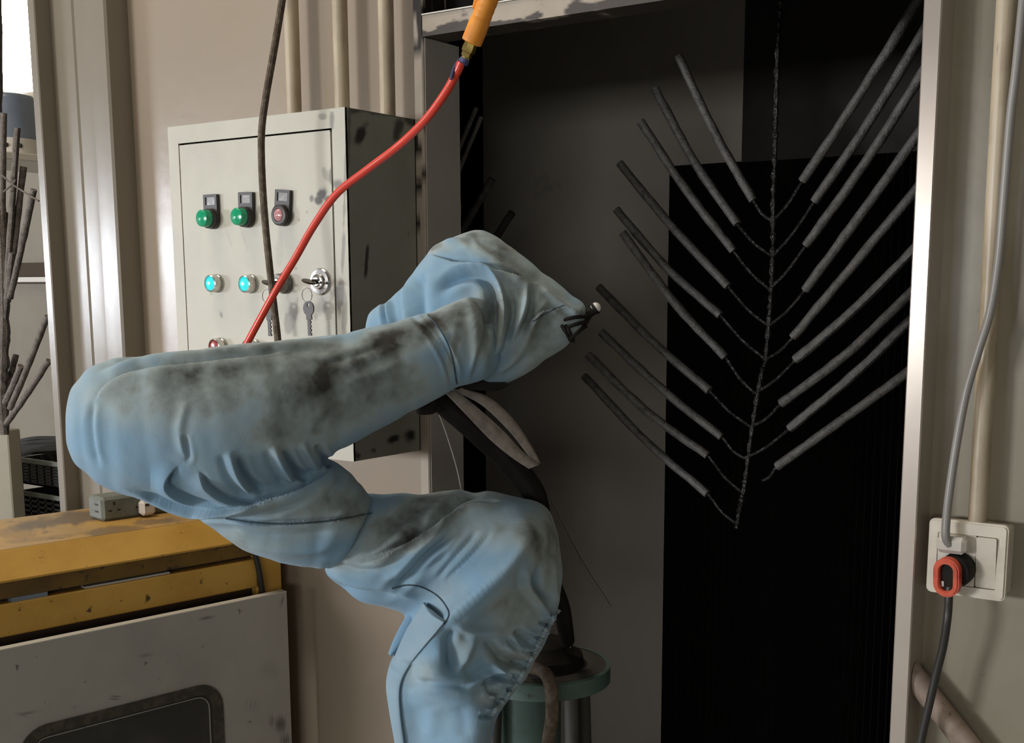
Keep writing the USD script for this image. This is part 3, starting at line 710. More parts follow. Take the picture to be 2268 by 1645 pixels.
part('cable', tube(spline([[gt[0] - .01, -.05, 4.59], [gt[0], -.05, gt[2] + .8]] + [at(u, v, y=y) for u, v, y in gc], 110), .0052, 12), 'grey_cable', cord)
rc = at(2102, 1278, y=-.066)
pw = thing('power_cord', 'black power cord with a red-ringed round plug in the wall socket', 'cord', (rc[0], -.06, rc[2]))
dirp = np.array([-.12, -1, -.05])
part('plug_body', lathe([(0, -.024), (.0195, -.024), (.0205, -.020), (.0205, -.006), (.018, 0), (0, .001)], rc + np.array([.004, .003, .006]), (-.05, -1, -.08), 32), 'black_rubber', pw)
from shapely.geometry import LineString
oval = LineString([(0, -.0085), (0, .0085)]).buffer(.0158, quad_segs=10)
hole = LineString([(0, -.0085), (0, .0085)]).buffer(.0085, quad_segs=10)
zx = np.array([1, -.10, 0.0]); zx /= np.linalg.norm(zx)
zz = np.array([0.0, -.10, 1]); zz -= zx * (zz @ zx); zz /= np.linalg.norm(zz)
ro = rc + np.array([-.001, .004, .001])
part('pull_ring', cat_(prism(oval.difference(hole), ro, zx, zz, .010), prism(oval.buffer(-.002).difference(hole.buffer(.001)), ro, zx, zz, .0115)), 'red_rubber', pw, smooth=50, label='oval red pull ring')
part('core', prism(hole.buffer(-.0006), ro, zx, zz, .005), 'black_rubber', pw)
part('prong', prism(sbox(-.0075, -.013, -.004, -.006), ro, zx, zz, .0062), 'chrome', pw)
bc = [(2102, 1300, -.062), (2101, 1330, -.066), (2098, 1370, -.072), (2089, 1430, -.07), (2074, 1490, -.068), (2058, 1560, -.068), (2040, 1640, -.068), (2022, 1740, -.068), (2005, 1850, -.07)]
part('cable', tube(spline([at(u, v, y=y) for u, v, y in bc], 50), [.0052] * 50, 12), 'black_cable', pw)
q0, q1 = at(2012, 1482, y=-.028), at(2140, 1645, y=-.028)
q0[1], q1[1] = -.028, -.028
qd = (q1 - q0); q0 = at(2018, 1490, y=-.028)
import manifold3d
pm_ = tube([q0 - qd * .1, q0 + qd, q0 + qd * 5], .0150, 24)
pm_ = manifold3d.Manifold(manifold3d.Mesh(np.asarray(pm_.vertices, np.float32), np.asarray(pm_.faces, np.uint32))).trim_by_plane((1, 0, 0), -.4338)
solo('diagonal_pipe', pm_, 'rusty_pipe', 'brownish slanting pipe low on the right wall, under the switch', 'pipe')

# ------------------------------------------------------------------ yellow machine and the white door panel
E1 = np.array([0.189, 0.982, 0.0]); E1 /= np.linalg.norm(E1)     # along its front, towards the wall
E2 = np.array([E1[1], -E1[0], 0.0])                              # out of its front
MO = np.array([-1.571, -0.030, 0.0])                             # front corner at the wall


def loc(mesh):
    """From the machine's own frame (s along the front from the wall end, negative into the room; t out of the front; z)."""
    T = np.eye(4); T[:3, 0], T[:3, 1], T[:3, 3] = E1, -E2, MO
    m = mesh.copy(); m.apply_transform(T)
    return m


def lbox(s0, s1, t0, t1, z0, z1, r=0.0):
    return loc(box(s0, s1, -t1, -t0, z0, z1, r))


mach = thing('yellow_machine', 'ochre yellow machine bench with worn top, under the robot elbow', 'machine', MO + E1 * -.5)
top = None
TB = .034                                    # the sloped front edge rises to a line this far back
rr_ = FW + RT * (0 - PX) / FOC - UP * (1219 - PY) / FOC
TZ = (EYE + rr_ * (((MO - E2 * TB - EYE) @ E2) / (rr_ @ E2)))[2]
part('top_plate', loc(prism([(0, 1.163), (.285, 1.163), (.285, TZ), (TB, TZ), (0, 1.166)], (-.66, 0, 0), (0, 1, 0), (0, 0, 1), .66)), 'yellow_paint', mach, smooth=False, label='thick top slab with a bright sloping ochre front edge')
tspec = [(150, 1150, 120, 14, -8, .8), (250, 1175, 80, 9, -6, .6), (60, 1165, 70, 10, -8, .6), (350, 1155, 60, 8, -4, .6), (110, 1190, 130, 6, -6, .3), (30, 1180, 60, 14, 5, .35)]
top = loc(grid_sheet((-.66, TB + .002, TZ + .0004), (.66, 0, 0), (0, .283 - TB, 0), 200, 50))
part('worn_top', top, 'yellow_top', mach, smooth=True, stain=blobs(tspec), label='top worn through to grey')
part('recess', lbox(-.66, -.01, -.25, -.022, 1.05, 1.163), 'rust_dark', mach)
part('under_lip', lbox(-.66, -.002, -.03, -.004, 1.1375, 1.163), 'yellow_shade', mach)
part('front_rail', lbox(-.66, -.052, -.06, -.001, 1.079, 1.130, .002), 'yellow_paint', mach, label='second yellow rail with chipped paint')
part('end_post', lbox(-.052, 0, -.285, -.006, 0.02, 1.163, .002), 'yellow_paint', mach)
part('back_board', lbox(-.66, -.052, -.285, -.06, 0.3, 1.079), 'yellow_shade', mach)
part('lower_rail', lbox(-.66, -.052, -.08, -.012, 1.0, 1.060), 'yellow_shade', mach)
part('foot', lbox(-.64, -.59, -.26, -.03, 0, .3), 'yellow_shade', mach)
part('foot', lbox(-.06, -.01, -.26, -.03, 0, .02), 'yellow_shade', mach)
part('seal_strip', lbox(-.36, -.215, -.020, -.006, 1.1305, 1.1335), 'panel_edge', mach, label='pale strip wedged in the gap')
part('seal_strip', lbox(-.475, -.42, -.020, -.004, 1.1300, 1.137), 'drum_blue', mach, label='blue scrap wedged in the gap')
part('seal_strip', loc(tube([(-.50, .004, 1.128), (-.495, .002, 1.142)], .001, 6)), 'panel_edge', mach)
part('cable', wire_tube([MO + E1 * s + E2 * .004 + [0, 0, z] for s, z in ((-.062, 1.165), (-.058, 1.14), (-.052, 1.11), (-.047, 1.07), (-.044, 1.03))], .0052, 10, 24), 'black_cable', mach)

TP = .030
pan = thing('door_panel', 'off-white steel door panel with a dark rounded window, leaning on the yellow machine', 'panel', MO + E1 * -.4 + E2 * TP)
s_r = -.024
win = rrect(-.50, -0.60, -.158, -.128, .045)             # z relative to the panel's top
plate = sbox(-.64, -1.05, s_r, 0).difference(win)
o = MO + E2 * TP + np.array([0, 0, 1.0735])
pp = prism(plate, o, E1, (0, 0, 1), .016)
part('frame', pp.subdivide_to_size(.02), 'panel_white', pan, smooth=False, label='scratched off-white frame',
     stain=blobs([(620, 1605, 14, 14, 0, .75), (600, 1600, 8, 10, 0, .6), (628, 1640, 14, 8, 0, .7), (282, 1402, 5, 6, 0, .7), (456, 1367, 6, 3, 0, .7), (498, 1348, 4, 4, 0, .6), (60, 1580, 22, 3, -15, .6), (330, 1450, 22, 2.5, -8, .4), (25, 1430, 12, 4, -8, .8), (255, 1545, 6, 5, 0, .7), (130, 1455, 3, 5, 0, .7), (45, 1475, 4, 3, 0, .7), (625, 1330, 4, 5, 0, .8), (452, 1385, 3, 3, 0, .6), (560, 1560, 20, 8, 0, .25), (590, 1480, 30, 20, 0, .15)]))
part('edge_strip', loc(box(-.64, s_r, -TP - .0162, -TP + .0, 1.0735, 1.0752)), 'panel_edge', pan, label='pale bare top edge')
gk = win.difference(win.buffer(-.017))
part('gasket', prism(gk, o + E2 * .003, E1, (0, 0, 1), .016), 'gasket', pan, smooth=False, label='dark rubber window gasket')
ln = win.buffer(-.022).difference(win.buffer(-.0235))
part('gasket_line', prism(ln, o + E2 * .012, E1, (0, 0, 1), .0012), 'panel_white', pan, smooth=False)
part('window', prism(win.buffer(-.012), o + E2 * .004, E1, (0, 0, 1), .008), 'panel_glass', pan, smooth=False, label='dusty dark window')

# extension socket on the machine
qa, qb = at(228, 1156, z=TZ + .0006), at(330, 1143, z=TZ + .0006)
ea = np.array([.16, .985, 0]); ea /= np.linalg.norm(ea); eb = np.array([ea[1], -ea[0], 0])
ext = thing('extension_socket', 'grey-green extension socket block standing on the yellow machine', 'extension socket', qa)


def ebox(s0, s1, t0, t1, z0, z1, r=0.0):
    m = box(s0, s1, t0, t1, z0, z1, r)
    T = np.eye(4); T[:3, 0], T[:3, 1], T[:3, 3] = ea, -eb, qa + [0, 0, .0005]
    m.apply_transform(T); return m


part('body', ebox(0, .22, 0, .052, 0, .041, .005), 'grey_plastic', ext)
for k in range(3):
    s = .022 + k * .050
    for (ds, dz, w, h) in ((0, .008, .004, .006), (-.008, -.004, .006, .003), (.008, -.004, .006, .003)):
        part('socket_slot', ebox(s + ds - w / 2, s + ds + w / 2, -.0006, .004, .021 + dz - h / 2, .021 + dz + h / 2), 'black_plastic', ext, smooth=False)
for dz in (.014, .026):
    part('vent_slot', ebox(-.0006, .004, .014, .026, dz, dz + .003), 'black_plastic', ext, smooth=False)
wp = thing('plug_adapter', 'small white plug pushed into the extension socket, at the cloth edge', 'plug', qa + ea * .075)
part('body', ebox(.063, .090, -.019, -.0008, .003, .030, .005), 'white_plastic', wp)
part('pin_slot', ebox(.069, .076, -.0196, -.016, .020, .024), 'black_plastic', wp)

# ------------------------------------------------------------------ the robot
rob = thing('painting_robot', 'spray painting robot arm in a stained blue cloth cover, folded in front of the booth', 'robot', at(1000, 1640, d=1.42))


def section(A, B, d, b, n=26, tilt=0.0):
    """An ellipse: its rims show at the pixels A and B, its centre lies at depth d, b is its half depth."""
    P, Q = at(*A, d=d - tilt), at(*B, d=d + tilt)
    c, e = (P + Q) / 2, (Q - P) / 2
    w = c - EYE; w /= np.linalg.norm(w)
    w = w - e * (w @ e) / (e @ e); w /= np.linalg.norm(w)
    g = np.arange(n) * 2 * np.pi / n
    return c + np.cos(g)[:, None] * e + np.sin(g)[:, None] * w * b


def smin(a, b, k):
    h = np.clip(.5 + .5 * (b - a) / k, 0, 1)
    return b * (1 - h) + a * h - k * h * (1 - h)


def skin(chains, vox, k, blur=1.0):
    """The common skin of chains of sections: hulls of neighbouring sections, softly joined, on a grid, as a mesh (surface nets)."""
    allp = np.vstack([s for c in chains for s in c])
    lo, hi = allp.min(0) - 6 * vox, allp.max(0) + 6 * vox
    dims = np.ceil((hi - lo) / vox).astype(int) + 1
    D = np.full(dims, 4 * vox, np.float32)
    for c in chains:
        Dc = np.full(dims, 4 * vox, np.float32)
        for s, t in zip(c[:-1], c[1:]):
            pts = np.vstack([s, t])
            eq = np.unique(np.round(ConvexHull(pts, qhull_options='QJ').equations, 4), axis=0)
            a = np.maximum(((pts.min(0) - lo) / vox - 5).astype(int), 0)
            b = np.minimum(((pts.max(0) - lo) / vox + 6).astype(int), dims)
            gx = np.stack(np.meshgrid(*[lo[i] + vox * np.arange(a[i], b[i]) for i in range(3)], indexing='ij'), -1).reshape(-1, 3).astype(np.float32)
            val = np.full(len(gx), -1e9, np.float32)
            for e in eq.astype(np.float32): np.maximum(val, gx @ e[:3] + e[3], out=val)
            sl = tuple(slice(a[i], b[i]) for i in range(3))
            Dc[sl] = np.minimum(Dc[sl], val.reshape([b[i] - a[i] for i in range(3)]))
        Dc = gaussian_filter(np.clip(Dc, -8 * vox, 4 * vox), blur * 1.3)
        D = smin(D, Dc, k)
    D = gaussian_filter(D, blur * .6)
    return nets(D, lo, vox)


def nets(D, lo, vox):
    s = D < 0
    nx, ny, nz = D.shape
    corners = [(i, j, k) for i in (0, 1) for j in (0, 1) for k in (0, 1)]
    cell = lambda A, c: A[c[0]:nx - 1 + c[0], c[1]:ny - 1 + c[1], c[2]:nz - 1 + c[2]]
    cnt = sum(cell(s, c).astype(np.int8) for c in corners)
    act = (cnt > 0) & (cnt < 8)
    idx = np.full(act.shape, -1, np.int64); I = np.argwhere(act); idx[act] = np.arange(len(I))
    dv = np.stack([cell(D, c)[act] for c in corners], 1).astype(float)
    acc, num = np.zeros((len(I), 3)), np.zeros(len(I))
    for p, a in enumerate(corners):
        for q, b in enumerate(corners):
            if q > p and sum(abs(a[k] - b[k]) for k in range(3)) == 1:
                m = (dv[:, p] < 0) != (dv[:, q] < 0)
                t = np.where(m, dv[:, p] / np.where(m, dv[:, p] - dv[:, q], 1), 0)
                acc[m] += np.array(a) + t[m, None] * (np.array(b) - np.array(a)); num += m
    v = lo + vox * (I + acc / num[:, None])
    quads = []
    for ax in range(3):
        o = [0, 0, 0]; o[ax] = 1
        u, w = [(1, 2), (2, 0), (0, 1)][ax]
        a0 = s[:nx - o[0], :ny - o[1], :nz - o[2]]; a1 = s[o[0]:, o[1]:, o[2]:]
        e = np.argwhere(a0 != a1)
        e = e[(e[:, u] > 0) & (e[:, w] > 0) & (e[:, u] < D.shape[u] - 1) & (e[:, w] < D.shape[w] - 1)]
        inside = a0[tuple(e.T)]
        du, dw = np.zeros(3, int), np.zeros(3, int); du[u], dw[w] = 1, 1
        q = np.stack([idx[tuple((e - du - dw).T)], idx[tuple((e - dw).T)], idx[tuple(e.T)], idx[tuple((e - du).T)]], 1)
        q[~inside] = q[~inside][:, ::-1]
        quads.append(q)
    q = np.vstack(quads); q = q[(q >= 0).all(1)]
    return trimesh.Trimesh(v, np.vstack([q[:, [0, 1, 2]], q[:, [0, 2, 3]]]), process=False)


FOLD = 2.0


def fold(mesh, creases, cloth_noise=0.0004, seed=0, levels=1, cut=None):
    """Lays folds into a cloth skin. A crease: (kind, polyline in pixels of the photograph, half width in pixels, height in pixels).
    kind r: rounded ridge, v: valley, s: a lap whose left-hand side (walking along the line) stands proud and falls off sharply."""
    m = mesh
    if cut is not None:
        cz = m.triangles_center
        m = m.submesh([np.flatnonzero(cut(cz))], append=True, repair=False)
    m = trimesh.Trimesh(m.vertices, m.faces, process=True)
    trimesh.smoothing.filter_taubin(m, lamb=.5, nu=.53, iterations=8)
    for _ in range(levels): m = m.subdivide()
    trimesh.smoothing.filter_taubin(m, lamb=.5, nu=.53, iterations=6)
    v, nrm = np.array(m.vertices), np.array(m.vertex_normals)
    view = v - EYE; dep = view @ FW; view /= np.linalg.norm(view, axis=1, keepdims=True)
    facing = sstep(-(nrm * view).sum(1), -.25, .25)
    q = px(v)
    warp = np.stack([meshkit.fbm(v * 18, 2, seed + 5), meshkit.fbm(v * 18 + 9, 2, seed + 6)], 1) - .5
    q = q + warp * 10
    h = np.zeros(len(v))
    for kind, line, w, a in creases:
        line = spline(line, max(8, 6 * len(line)))
        lo, hi = line.min(0) - 4 * w, line.max(0) + 4 * w
        near = ((q > lo) & (q < hi)).all(1)
        if not near.any(): continue
        d, sd, ps = seg_dist(q[near], line)
        fade = sstep(ps, -.02, .22) * sstep(1 - ps, -.02, .22)
        if kind == 'r': g = np.exp(-(d / w) ** 2) - .35 * np.exp(-((d - 2 * w) / (1.1 * w)) ** 2)
        elif kind == 'v': g = -np.exp(-(d / w) ** 2) + .30 * np.exp(-((d - 2 * w) / (1.1 * w)) ** 2)
        else:
            x = d * sd
            g = np.where(x < 0, np.exp(-(x / (2.6 * w)) ** 2), -np.exp(-(x / w) ** 2)) * np.clip(np.abs(x) / (.22 * w), 0, 1) ** .5
        h[near] += FOLD * a * g * fade
    amp = dep / FOC
    cl = meshkit.fbm(v * 26, 3, seed) - .5 + .5 * (meshkit.fbm(v * np.array([60, 60, 25]), 2, seed + 3) - .5)
    v = v + nrm * (h * amp * facing + cl * cloth_noise * 4)[:, None]
    out = trimesh.Trimesh(v, m.faces, process=False)
    trimesh.smoothing.filter_taubin(out, lamb=.4, nu=.43, iterations=2)
    return out


V = 0.003
S = section
W = lambda sec, p, d: np.vstack([sec] + [at(*p, d=d)[None] + o for o in np.vstack([np.eye(3), -np.eye(3)]) * .006])   # a section drawn out to a ridge
sleeve = skin([
    [S((140, 905), (141, 985), 1.27, .026), S((152, 864), (160, 1022), 1.27, .046), S((184, 820), (205, 1066), 1.27, .062), S((240, 792), (258, 1096), 1.27, .072), S((310, 784), (345, 1108), 1.27, .078), S((440, 768), (490, 1118), 1.275, .080), S((600, 752), (640, 1066), 1.29, .074),
     S((760, 738), (742, 1004), 1.31, .064), S((870, 712), (902, 918), 1.33, .052), S((955, 690), (1016, 858), 1.345, .046), S((1045, 652), (1086, 838), 1.36, .043), S((1086, 680), (1118, 806), 1.395, .030)],
    [S((180, 900), (215, 1062), 1.29, .045), S((300, 930), (330, 1110), 1.30, .062), S((420, 960), (445, 1152), 1.31, .068), S((520, 985), (520, 1208), 1.32, .070), S((610, 1000), (600, 1244), 1.33, .070),
     S((735, 1012), (692, 1260), 1.35, .070), S((790, 1058), (720, 1262), 1.36, .070), S((829, 1108), (760, 1250), 1.37, .064)],
], V, .010, 1.3)
shoulder = skin([
    [S((770, 1090), (712, 1262), 1.385, .058), S((860, 1090), (770, 1322), 1.39, .072), S((945, 1090), (840, 1345), 1.40, .080), S((1070, 1082), (905, 1358), 1.415, .088), S((1150, 1102), (990, 1370), 1.425, .090), S((1222, 1128), (1110, 1350), 1.435, .080)],
    [S((1000, 1105), (1205, 1116), 1.43, .055), W(S((952, 1160), (1232, 1160), 1.43, .080), (1182, 1172), 1.335), W(S((932, 1220), (1247, 1225), 1.43, .082), (1150, 1224), 1.308), W(S((915, 1300), (1250, 1305), 1.43, .080), (1080, 1302), 1.298), W(S((903, 1362), (1236, 1362), 1.43, .076), (1008, 1366), 1.302),
     W(S((872, 1440), (1194, 1455), 1.42, .072), (955, 1442), 1.318), W(S((853, 1510), (1158, 1520), 1.41, .060), (960, 1512), 1.325), W(S((864, 1580), (1102, 1580), 1.40, .045, tilt=-.015), (1060, 1582), 1.335), W(S((876, 1650), (1086, 1650), 1.395, .040, tilt=-.015), (1055, 1652), 1.328), S((882, 1700), (1083, 1700), 1.39, .040, tilt=-.028), S((886, 1760), (1080, 1760), 1.385, .04, tilt=-.028)],
], V, .012, 2.6)
hood = skin([
    [S((815, 692), (806, 745), 1.46, .022), S((868, 656), (852, 780), 1.45, .040), S((908, 615), (905, 812), 1.44, .055), S((952, 548), (968, 838), 1.43, .066), S((1040, 508), (1058, 856), 1.42, .070), S((1082, 511), (1095, 858), 1.415, .068), S((1112, 530), (1132, 850), 1.41, .062),
     S((1190, 592), (1200, 806), 1.40, .046), S((1258, 643), (1262, 762), 1.39, .028), S((1300, 672), (1300, 716), 1.38, .010)],
], V, .004, 1.3)

sl = [('r', [(172, 852), (225, 822), (330, 798), (470, 781), (640, 765), (790, 742)], 9, 5), ('v', [(185, 842), (260, 800), (330, 784), (480, 768), (620, 756), (760, 740)], 8, -0 + 6),
      ('s', [(640, 778), (540, 792), (420, 806), (300, 822), (232, 850), (208, 890)], 8, 4.5), ('v', [(206, 880), (200, 940), (207, 1000), (222, 1040)], 7, 3.5),
      ('s', [(395, 1030), (372, 1060), (380, 1085), (430, 1112), (500, 1122)][::-1], 9, 7), ('s', [(440, 1042), (462, 1078), (505, 1108), (570, 1118)][::-1], 8, 7),
      ('r', [(508, 998), (520, 1045), (556, 1088)], 9, 8), ('v', [(528, 1010), (548, 1060), (590, 1092)], 9, 8),
      ('r', [(606, 988), (622, 1030), (650, 1066)], 9, 8), ('v', [(632, 996), (652, 1038), (690, 1062)], 9, 8), ('r', [(668, 980), (690, 1020), (712, 1042)], 8, 6), ('v', [(702, 985), (722, 1015), (742, 1030)], 8, 7),
      ('s', [(742, 1012), (722, 1046), (672, 1080), (600, 1103), (500, 1128), (380, 1112), (270, 1080)], 8, 7),
      ('v', [(250, 1090), (330, 1118), (430, 1142), (540, 1142), (640, 1120), (714, 1092)], 7, 5),
      ('s', [(826, 1132), (740, 1152), (640, 1158), (560, 1154), (480, 1142)], 7, 4.5), ('v', [(460, 1160), (560, 1185), (660, 1188), (760, 1170)], 16, 4), ('r', [(480, 1176), (600, 1212), (700, 1214), (770, 1190)], 14, 4),
      ('v', [(760, 1030), (748, 1070), (720, 1110)], 10, 4), ('r', [(800, 1062), (780, 1110), (740, 1150)], 10, 3),
      ('v', [(905, 696), (950, 735), (985, 800), (1000, 862)], 5, 3), ('r', [(935, 690), (975, 730), (1012, 800), (1018, 850)], 6, 2.5),
      ('v', [(1060, 640), (1080, 700), (1072, 770), (1040, 845)], 7, 4), ('r', [(1030, 655), (1052, 710), (1052, 780), (1032, 845)], 9, 2.5),
      ('v', [(700, 810), (780, 790), (860, 755)], 8, 1.6), ('r', [(760, 850), (830, 830), (900, 800)], 10, 1.4), ('v', [(650, 900), (720, 880), (790, 885)], 14, 1.8), ('v', [(690, 960), (720, 930), (740, 890)], 9, 2.0),
      ('r', [(418, 880), (400, 950), (412, 1010)], 10, 2.0), ('v', [(410, 960), (420, 1010), (408, 1020)], 6, 3)]
sh = [('s', [(800, 1250), (886, 1208), (962, 1163), (1030, 1128), (1110, 1108)][::-1], 10, 9), ('v', [(1078, 1080), (1022, 1102), (975, 1140), (950, 1170)], 9, 7), ('v', [(905, 1095), (900, 1130), (850, 1190), (800, 1230)], 12, 5),
      ('v', [(1010, 1170), (960, 1215), (932, 1246), (872, 1312)], 9, 8), ('r', [(985, 1170), (930, 1215), (880, 1265), (830, 1300)], 9, 4), ('v', [(1060, 1172), (1010, 1230), (966, 1284)], 6, 3), ('v', [(1090, 1172), (1040, 1235), (984, 1288)], 6, 3),
      ('r', [(1185, 1170), (1165, 1205), (1120, 1262), (1060, 1315), (1000, 1366), (955, 1418), (925, 1450), (905, 1490)], 12, 4), ('v', [(1190, 1270), (1130, 1335), (1078, 1370), (1030, 1395)], 20, 5),
      ('v', [(1203, 1240), (1194, 1300), (1216, 1345)], 9, 8), ('r', [(1222, 1225), (1226, 1290), (1234, 1345)], 8, 4), ('r', [(1165, 1245), (1172, 1300), (1204, 1352), (1222, 1372)], 8, 5),
      ('v', [(880, 1290), (930, 1270), (1000, 1220)], 9, 3),
      ('r', [(705, 1258), (780, 1290), (860, 1300), (930, 1330)], 9, 4), ('v', [(740, 1290), (810, 1318), (880, 1322)], 7, 5), ('v', [(720, 1240), (790, 1262), (850, 1255), (900, 1215)], 8, 4),
      ('v', [(1005, 1390), (996, 1425), (1008, 1488)], 14, 9), ('r', [(1056, 1400), (1035, 1440), (1008, 1492)], 10, 6), ('r', [(1000, 1385), (1060, 1398), (1120, 1392)], 8, 4),
      ('v', [(1070, 1410), (1092, 1440), (1120, 1468), (1172, 1474)], 11, 9), ('r', [(1110, 1425), (1140, 1440), (1180, 1450)], 8, 6), ('v', [(1138, 1390), (1160, 1412), (1186, 1425)], 8, 8), ('r', [(1125, 1400), (1150, 1432), (1188, 1438)], 5, 5),
      ('r', [(1085, 1470), (1120, 1490), (1165, 1488)], 8, 6), ('v', [(1062, 1510), (1095, 1508), (1130, 1490), (1150, 1500)], 9, 8), ('r', [(1030, 1525), (1080, 1498), (1130, 1480)], 8, 5), ('v', [(1075, 1520), (1100, 1540), (1112, 1556)], 9, 6),
      ('v', [(905, 1462), (906, 1500), (922, 1525)], 14, 7), ('v', [(920, 1512), (985, 1515), (1040, 1520)], 8, 4), ('s', [(884, 1500), (884, 1560), (892, 1640), (898, 1760)], 7, 7), ('r', [(935, 1460), (985, 1500), (1050, 1505)], 16, 4),
      ('r', [(960, 1560), (955, 1640)], 18, 2.5), ('v', [(1020, 1560), (1030, 1640)], 18, 2.5)]
for k in range(16):            # gathers running into the elastic hem
    t = k / 15
    a = np.array([1232, 1372]) * (1 - t) + np.array([1092, 1585]) * t
    dr = np.array([-1.0, -.32 + .5 * t])
    ln_ = 26 + 16 * math.sin(k * 2.7)
    sh.append(('v' if k % 2 else 'r', [a, a + dr * ln_ * .5, a + dr * ln_], 4.2, 4.5))
ho_ = [('s', [(948, 560), (1000, 580), (1100, 600), (1195, 626)][::-1], 7, 5), ('v', [(985, 530), (1040, 530), (1110, 572), (1200, 630)], 9, 6), ('r', [(960, 548), (1030, 527), (1065, 545), (1130, 590), (1180, 615)], 8, 5),
       ('r', [(985, 600), (1060, 598), (1098, 628), (1112, 690), (1108, 760), (1070, 815), (1020, 850)], 7, 8), ('v', [(965, 660), (1000, 625), (1050, 612), (1086, 640), (1092, 700), (1080, 770)], 11, 8), ('v', [(1130, 640), (1134, 700), (1118, 770), (1080, 820)], 9, 8),
       ('r', [(1168, 620), (1160, 680), (1130, 750), (1085, 815), (1030, 850)], 7, 6), ('v', [(1180, 640), (1170, 700), (1150, 740)], 7, 5), ('r', [(1215, 650), (1180, 720), (1140, 790), (1080, 835)], 9, 4), ('v', [(930, 600), (932, 650), (935, 720)], 12, 8), ('r', [(905, 625), (902, 680), (912, 740)], 8, 5),
       ('r', [(866, 662), (864, 690), (872, 730)], 5, 5), ('v', [(855, 668), (854, 700), (860, 735)], 6, 6), ('r', [(1190, 632), (1240, 668), (1290, 700)], 7, 3), ('v', [(1200, 760), (1150, 815), (1110, 840)], 10, 3), ('s', [(1245, 678), (1200, 690), (1160, 720)], 5, 3)]


def soil(spec, streak=(45, 45, 18), base=.16, dim=.86):
    def f(v):
        q = px(v)
        n1 = meshkit.fbm(v * 22, 4, 21); n2 = meshkit.fbm(v * np.array(streak), 5, 22); n3 = meshkit.fbm(v * 150, 3, 23)
        out = base * sstep(n1, .3, .7)
        for (u, w, ru, rv, ang, s) in spec:
            a = math.radians(ang); d = q - [u, w]
            e = np.hypot((d[:, 0] * math.cos(a) + d[:, 1] * math.sin(a)) / ru, (-d[:, 0] * math.sin(a) + d[:, 1] * math.cos(a)) / rv)
            k = s * sstep(1.45 - e + (n1 - .5) * .7, -.1, 1.25)
            out = out + k * (1 - out)
        return np.clip(dim * out * (1 + (n2 - .5) * 1.3 + (n3 - .5) * .3), 0, .93)
    return f


sl_soil = [(320, 870, 170, 95, -4, .42), (470, 815, 170, 40, -10, .45), (480, 900, 200, 100, -6, .40), (640, 870, 160, 95, -14, .38), (760, 800, 180, 52, -15, .72), (690, 840, 90, 40, -15, .5), (880, 750, 110, 30, -17, .72), (1010, 690, 60, 28, -18, .70), (830, 880, 120, 70, -22, .45), (955, 705, 14, 50, 25, .45), (1004, 775, 11, 80, 12, .5),
           (650, 960, 100, 60, -20, .42), (1060, 720, 40, 90, 0, .45), (700, 1150, 150, 60, -10, .40), (560, 772, 240, 14, -4, .5), (790, 790, 60, 22, -18, .5), (860, 830, 70, 20, -18, .4), (775, 1095, 60, 60, -20, .50), (600, 1130, 150, 22, -6, .35), (560, 1200, 110, 22, 10, .30), (720, 900, 130, 60, -20, .35), (900, 860, 110, 40, -24, .35), (620, 800, 170, 20, -8, .4)]
sh_soil = [(1090, 1170, 110, 50, 5, .50), (1200, 1180, 50, 70, 0, .55), (950, 1120, 120, 35, -20, .50), (860, 1180, 130, 45, -32, .55), (930, 1190, 90, 20, -35, .45), (1130, 1370, 80, 60, -30, .42), (1225, 1260, 35, 110, 0, .45), (1000, 1330, 60, 40, 0, .15), (1180, 1480, 60, 40, 0, .3), (930, 1490, 40, 50, 10, .35), (1030, 1430, 30, 50, 15, .40), (1110, 1450, 50, 25, 20, .45), (770, 1240, 70, 25, 0, .35), (930, 1170, 110, 34, -30, .50), (870, 1215, 90, 24, -28, .45), (1040, 1120, 70, 22, -15, .5), (1150, 1330, 80, 70, -40, .35), (1210, 1200, 40, 60, 0, .35), (1080, 1540, 40, 25, -20, .3)]
ho_soil = [(1060, 530, 80, 28, 25, .65), (960, 545, 40, 14, 0, .6), (1180, 620, 110, 34, 33, .55), (1060, 690, 60, 60, 0, .45), (1210, 700, 60, 60, 0, .40), (1120, 560, 50, 30, 30, .55), (1290, 700, 20, 30, 0, .85), (1150, 800, 120, 50, -20, .22), (1150, 680, 30, 70, 10, .35), (1080, 740, 20, 80, 0, .35), (1210, 760, 70, 60, -20, .40), (1240, 690, 50, 40, 30, .45), (1110, 700, 24, 80, 8, .4)]
HEM = np.array([(1246, 1352), (1226, 1385), (1206, 1418), (1188, 1456), (1168, 1492), (1152, 1518), (1128, 1550), (1098, 1584), (1090, 1620), (1086, 1700)], float)
sleeve_m = fold(sleeve, sl, seed=1)
shoulder_m = fold(shoulder, sh, seed=2)
hood_m = fold(hood, ho_, seed=3)
part('arm_sleeve', sleeve_m, 'cloth', rob, smooth=True, stain=soil(sl_soil, base=.16), label='blue cloth sleeve of upper arm and forearm, blackened with dirt')
part('shoulder_cover', shoulder_m, 'cloth', rob, smooth=True, stain=soil(sh_soil, base=.12), label='blue cloth cover hanging over the robot body')
part('wrist_hood', hood_m, 'cloth', rob, smooth=True, stain=soil(ho_soil, base=.14), label='bunched blue hood over the wrist')

# loose cloth edge hanging left of the body


